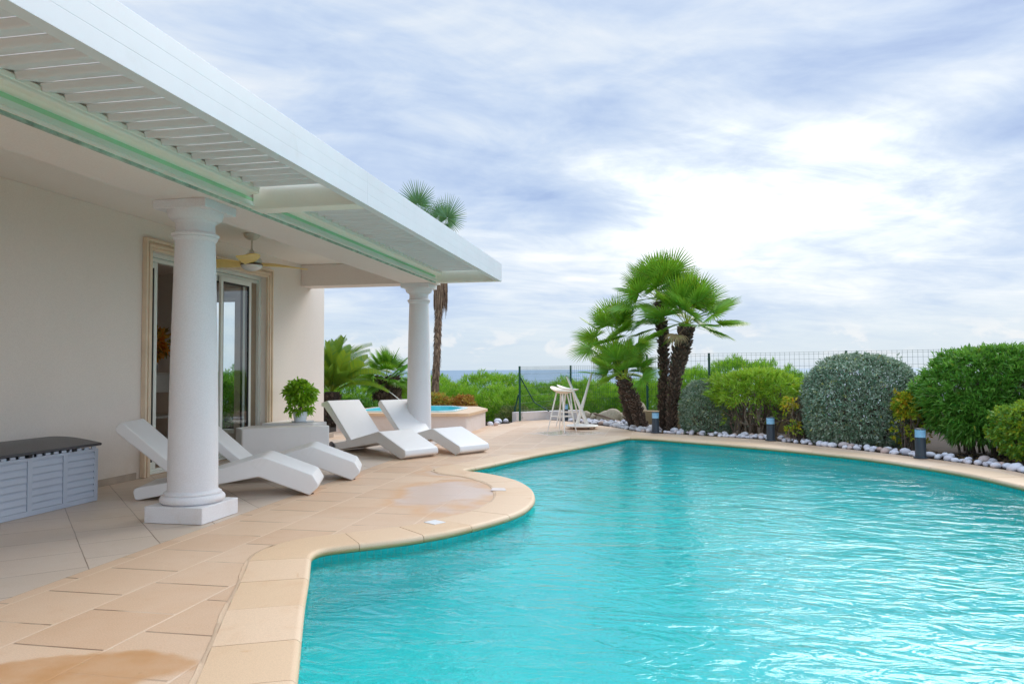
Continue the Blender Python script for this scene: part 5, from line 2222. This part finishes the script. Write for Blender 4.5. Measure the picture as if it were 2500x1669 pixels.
shrub('yellow_shrub', 'glossy yellow-green shrub at the right end of the pebble row', 'shrub', (4.58, 9.98, -0.02), L_YEL, B_STEM,
      [shrub_leaves(260, (0.52, 0.50, 0.42), 0.42, 1700, 8, 0.058, 0.026, power=2.4, n_blobs=20, blob=0.25, inner=0.25, zmin=0.04, spread=0.7, tintbase=(0.5, 1.0))],
      branches(262, (0.48, 0.45, 0.4), 0.35, 40, 0.15, 0.010, sub=4))

# more hedge plants further along, seen at the frame edge and from a step aside
shrub('oleander', 'dark green oleander bush further along the bed, cut off by the frame edge', 'shrub', (5.9, 10.0, -0.02), L_OLE, B_STEM,
      [shrub_leaves(270, (1.1, 1.0, 0.80), 0.78, 1700, 8, 0.125, 0.024, power=2.5, n_blobs=30, blob=0.2, inner=0.22, zmin=0.1, spread=0.55, up=0.45, tintbase=(0.2, 0.95))],
      branches(272, (1.0, 0.9, 0.7), 0.6, 30, 0.3, 0.017))

rsl = np.random.RandomState(77)
xs, ys = rsl.uniform(-0.2, 4.6, 5200), rsl.uniform(9.6, 15.6, 5200)
front = np.interp(xs, [p[0] for p in PEB_FRONT[3:14]], [p[1] for p in PEB_FRONT[3:14]])
kp = (ys > front + 0.22) & (ys < front + 2.0)
Pl = np.stack([xs[kp], ys[kp], np.full(kp.sum(), -0.012)], 1)
Dl = rsl.normal(size=Pl.shape) * np.array([1, 1, 0.12])
v, f, t = leaves_at(rsl, Pl, Dl, 0.07, 0.022, tint=rsl.uniform(0, 0.8, len(Pl)))
v[:, 2] = np.maximum(v[:, 2], -0.02)
tag(link_mesh('leaf_litter', np_mesh('leaf_litter', v, f, t), L_LITTER), 'dry fallen leaves on the soil under the shrubs', 'fallen leaves', None, 'stuff')

# ---------------- wild hedge on the slope beyond the fence
def wild_mesh(seed, rx, ry, rz, tips):
    v, f, t = shrub_leaves(seed, (rx, ry, rz), 0.30 * rz, tips, 7, 0.115, 0.014, power=2.1, n_blobs=60, blob=0.24, shell=(0.88, 1.0), inner=0.08, zmin=-0.6 * rz, spread=0.42, up=0.8, tintbase=(0.15, 0.95), bump=0.06, bend=0.0)
    return np_mesh('foliage', v, f, t)


WM = [wild_mesh(300 + i, 1.25, 1.0, 1.05, 4000) for i in range(3)]
for me in WM:
    me.materials.append(L_PINE)
TW = []
for i in range(2):
    mb = branches(320 + i, (1.2, 1.0, 0.7), 0.05, 46, 0.5, 0.018, sub=4, depth=1.0, lean=0.97)
    o = mb.build('twigs', B_GREYTWIG, None, fix=False, smooth=True)
    TW.append(o.data)
    bpy.data.objects.remove(o)
hedge = [(-5.2, 18.9, -0.35, 1.0, 1.0, 'wild green bush right behind the shaggy tall palm trunk'), (-3.6, 19.2, -0.25, 1.05, 0.95, 'wild green bush left of the leftmost fence post'),
         (-1.75, 20.6, -0.25, 1.0, 1.0, 'wild green bush behind the fence between its two left posts'), (-0.25, 20.4, -0.22, 1.0, 1.0, 'wild green bush behind the glass bar table tops'),
         (1.15, 20.1, -0.15, 0.95, 1.05, 'wild green bush behind the palm trunks'), (2.25, 19.3, -0.05, 1.05, 1.12, 'wild green bush behind the fence and the lime shrub'), (3.15, 19.0, -0.12, 0.72, 0.98, 'small wild bush ending the hedge before the silver dome'),
         (-6.4, 20.4, 0.02, 1.1, 0.95, 'wild bush farthest to the left behind the two garden palms'), (-4.7, 21.6, -0.12, 1.2, 1.05, 'wild bush of the back row just under the sea horizon'), (-2.8, 22.4, -0.32, 1.2, 1.05, 'wild bush of the back row left of the fence corner'),
         (-0.9, 22.6, -0.35, 1.2, 1.05, 'wild bush of the back row behind the bar stools'), (-8.2, 19.5, -0.2, 1.2, 1.1, 'wild bush seen behind the sago palm')]
HEDGE_DROP = 0.26
for i, (x, y, z, sx, sz, lb) in enumerate(hedge):
    root = empty('wild_bush', (x, y, z - (HEDGE_DROP if x < 0.5 else 0.08)), i * 1.9)
    tag(root, lb, 'bush', 'wild bushes beyond the fence')
    for me, nm, mt in ((WM[i % 3], 'foliage', None), (TW[i % 2], 'twigs', None)):
        o = bpy.data.objects.new(nm, me)
        COL.objects.link(o)
        o.parent = root
        o.scale = (sx, sx, sz)

shrub('rusty_shrub', 'rusty orange and yellow shrub between the far column and hot tub edge', 'shrub', (-4.45, 16.95, -0.15), L_RUST, B_STEM,
      [shrub_leaves(400, (0.33, 0.3, 0.34), 0.40, 900, 6, 0.07, 0.022, inner=0.4, zmin=0.05, spread=0.8, tintbase=(0.0, 0.75))], branches(401, (0.3, 0.3, 0.35), 0.35, 24, 0.08, 0.008))
shrub('rusty_shrub', 'yellow-tipped brownish shrub right behind the far column', 'shrub', (-5.05, 16.9, -0.15), L_RUST, B_STEM,
      [shrub_leaves(402, (0.36, 0.3, 0.36), 0.42, 900, 6, 0.08, 0.022, inner=0.4, zmin=0.05, spread=0.8, tintbase=(0.3, 1.0))], branches(403, (0.3, 0.3, 0.35), 0.35, 24, 0.08, 0.008))
shrub('scrub', 'dry olive scrub at the foot of the leftmost fence post', 'shrub', (-3.35, 18.0, -0.25), L_SCRUB, B_STEM,
      [shrub_leaves(410, (0.55, 0.4, 0.45), 0.10, 1200, 6, 0.09, 0.010, inner=0.5, zmin=0.0, spread=0.5, up=1.0, tintbase=(0.1, 0.9))], branches(411, (0.5, 0.4, 0.4), 0.1, 24, 0.2, 0.006))
shrub('scrub', 'dry olive scrub behind the low white wall', 'shrub', (-2.55, 18.8, -0.25), L_SCRUB, B_STEM,
      [shrub_leaves(412, (0.6, 0.35, 0.45), 0.08, 1000, 6, 0.09, 0.010, inner=0.5, zmin=0.0, spread=0.5, up=1.0, tintbase=(0.1, 0.9))], branches(413, (0.5, 0.4, 0.4), 0.1, 20, 0.2, 0.006))
shrub('leafy_plant', 'low green plant filling the gap under the sago palm', 'plant', (-6.75, 15.9, -0.15), L_OLE, B_STEM,
      [shrub_leaves(420, (0.8, 0.4, 0.40), 0.25, 1200, 7, 0.12, 0.03, inner=0.3, zmin=0.02, spread=0.7, tintbase=(0.2, 0.9))], branches(421, (0.7, 0.4, 0.4), 0.2, 20, 0.2, 0.008))

shrub('green_shrub', 'leafy green shrub outside, seen through the glass of the sliding door', 'shrub', (-9.35, 15.0, -0.15), L_OLE, B_STEM,
      [shrub_leaves(430, (0.75, 0.7, 0.75), 0.62, 1300, 8, 0.13, 0.03, n_blobs=16, blob=0.25, inner=0.3, zmin=0.02, spread=0.7, tintbase=(0.2, 0.95))], branches(431, (0.7, 0.6, 0.7), 0.5, 24, 0.2, 0.012))

# ================================================================ fences
def fence(name, label, posts, z0s, ztops, dv, dh, wire=0.0022, braces=()):
    base = Vector(posts[0])
    root = empty(name, (base.x, base.y, 0))
    tag(root, label, 'fence')
    for k, (p, z0, zt) in enumerate(zip(posts, z0s, ztops)):
        mb = MB()
        mb.tube([(p[0] - base.x, p[1] - base.y, z0), (p[0] - base.x, p[1] - base.y, zt)], 0.026, 10)
        mb.build('fence_post', M_GREENWIRE, root, smooth=True)
    mb = MB()
    for k in range(len(posts) - 1):
        a, b_ = Vector(posts[k]) - base, Vector(posts[k + 1]) - base
        L = (b_ - a).length
        d = (b_ - a) / L
        n_ = Vector((-d.y, d.x))
        m = int(L / dv)
        for i in range(m + 1):
            t = (i * dv) / L
            p = a + (b_ - a) * t - n_ * 0.028
            zz0 = z0s[k] + (z0s[k + 1] - z0s[k]) * t + 0.05
            zz1 = ztops[k] + (ztops[k + 1] - ztops[k]) * t - 0.01 + 0.03 * 0
            w = wire
            v = [(p.x - w, p.y - w, zz0), (p.x + w, p.y - w, zz0), (p.x + w, p.y + w, zz0), (p.x - w, p.y + w, zz0)]
            v += [(q[0], q[1], zz1) for q in v]
            mb.add(v, [(0, 1, 5, 4), (1, 2, 6, 5), (2, 3, 7, 6), (3, 0, 4, 7)])
        H_ = ztops[k] - z0s[k]
        j = 0
        while True:
            fz = j * dh + 0.012
            if fz > H_ - 0.06:
                break
            zA, zB = ztops[k] - fz, ztops[k + 1] - fz
            sag = 0.010 * math.sin(j * 1.7 + k)
            pa, pb = a - n_ * 0.032, b_ - n_ * 0.032
            mid = pa.lerp(pb, 0.5)
            mb.tube([(pa.x, pa.y, zA), (mid.x, mid.y, (zA + zB) / 2 - sag), (pb.x, pb.y, zB)], wire * 1.1, 4, cap=False)
            j += 1
            if j == 1:
                mb.tube([(pa.x, pa.y, zA - 0.05), (mid.x, mid.y, (zA + zB) / 2 - 0.052), (pb.x, pb.y, zB - 0.05)], wire * 1.1, 4, cap=False)
    mb.build('wire_mesh', M_GREENWIRE, root, fix=False)
    for pts, r_ in braces:
        mb = MB()
        mb.tube([(p[0] - base.x, p[1] - base.y, p[2]) for p in pts], r_, 10)
        mb.build('brace', M_GREENWIRE, root, smooth=True)
    return root


fence('wire_fence', 'green wire mesh fence with leaning struts beyond the low white wall', [(-3.10, 17.02), (-2.15, 19.25), (-0.75, 19.7), (-0.17, 19.9)], [0.0, -0.2, -0.2, -0.2], [1.277, 1.30, 1.30, 1.31], 0.05, 0.17, 0.0021,
      braces=[([(-3.09, 17.04, 1.02), (-2.80, 17.30, 0.42), (-2.50, 17.62, 0.20)], 0.014), ([(-3.14, 17.08, 0.62), (-3.36, 17.35, -0.1)], 0.018)])
fence('wire_fence', 'taller green wire fence behind the shrubs, running to the right edge', [(-0.17, 17.25), (1.195, 17.0), (4.06, 17.0), (6.9, 16.9)], [-0.05, -0.05, -0.05, -0.05], [1.52, 1.543, 1.568, 1.60], 0.10, 0.155, 0.0020)
fence('wire_fence', 'lower green wire fence on the slope left of the corner post', [(-4.75, 19.0), (-3.35, 17.75)], [-0.75, -0.55], [0.34, 0.30], 0.05, 0.17, 0.0021)

# small skimmer lid set in the coping nose and a white drain cover on the terrace
def cover(name, label, pts, z, mat=None):
    c = Vector(pts[0])
    mb = MB()
    mb.prism_z([(p[0] - c.x, p[1] - c.y) for p in pts], 0.0, 0.004)
    o = mb.build(name, mat or M_WHITE, None)
    o.location = (c.x, c.y, z)
    tag(o, label, 'pool cover')


cover('drain_cover', 'small white square cover at the coping of the curved nose', [(-1.79, 5.60), (-1.68, 5.53), (-1.62, 5.63), (-1.73, 5.70)], 0.0078)
cover('skimmer_lid', 'white rectangular lid in the paving near the tip of the nose', [(-1.60, 7.17), (-1.45, 7.19), (-1.50, 7.34), (-1.62, 7.32)], 0.0078, M_LOWWALL)
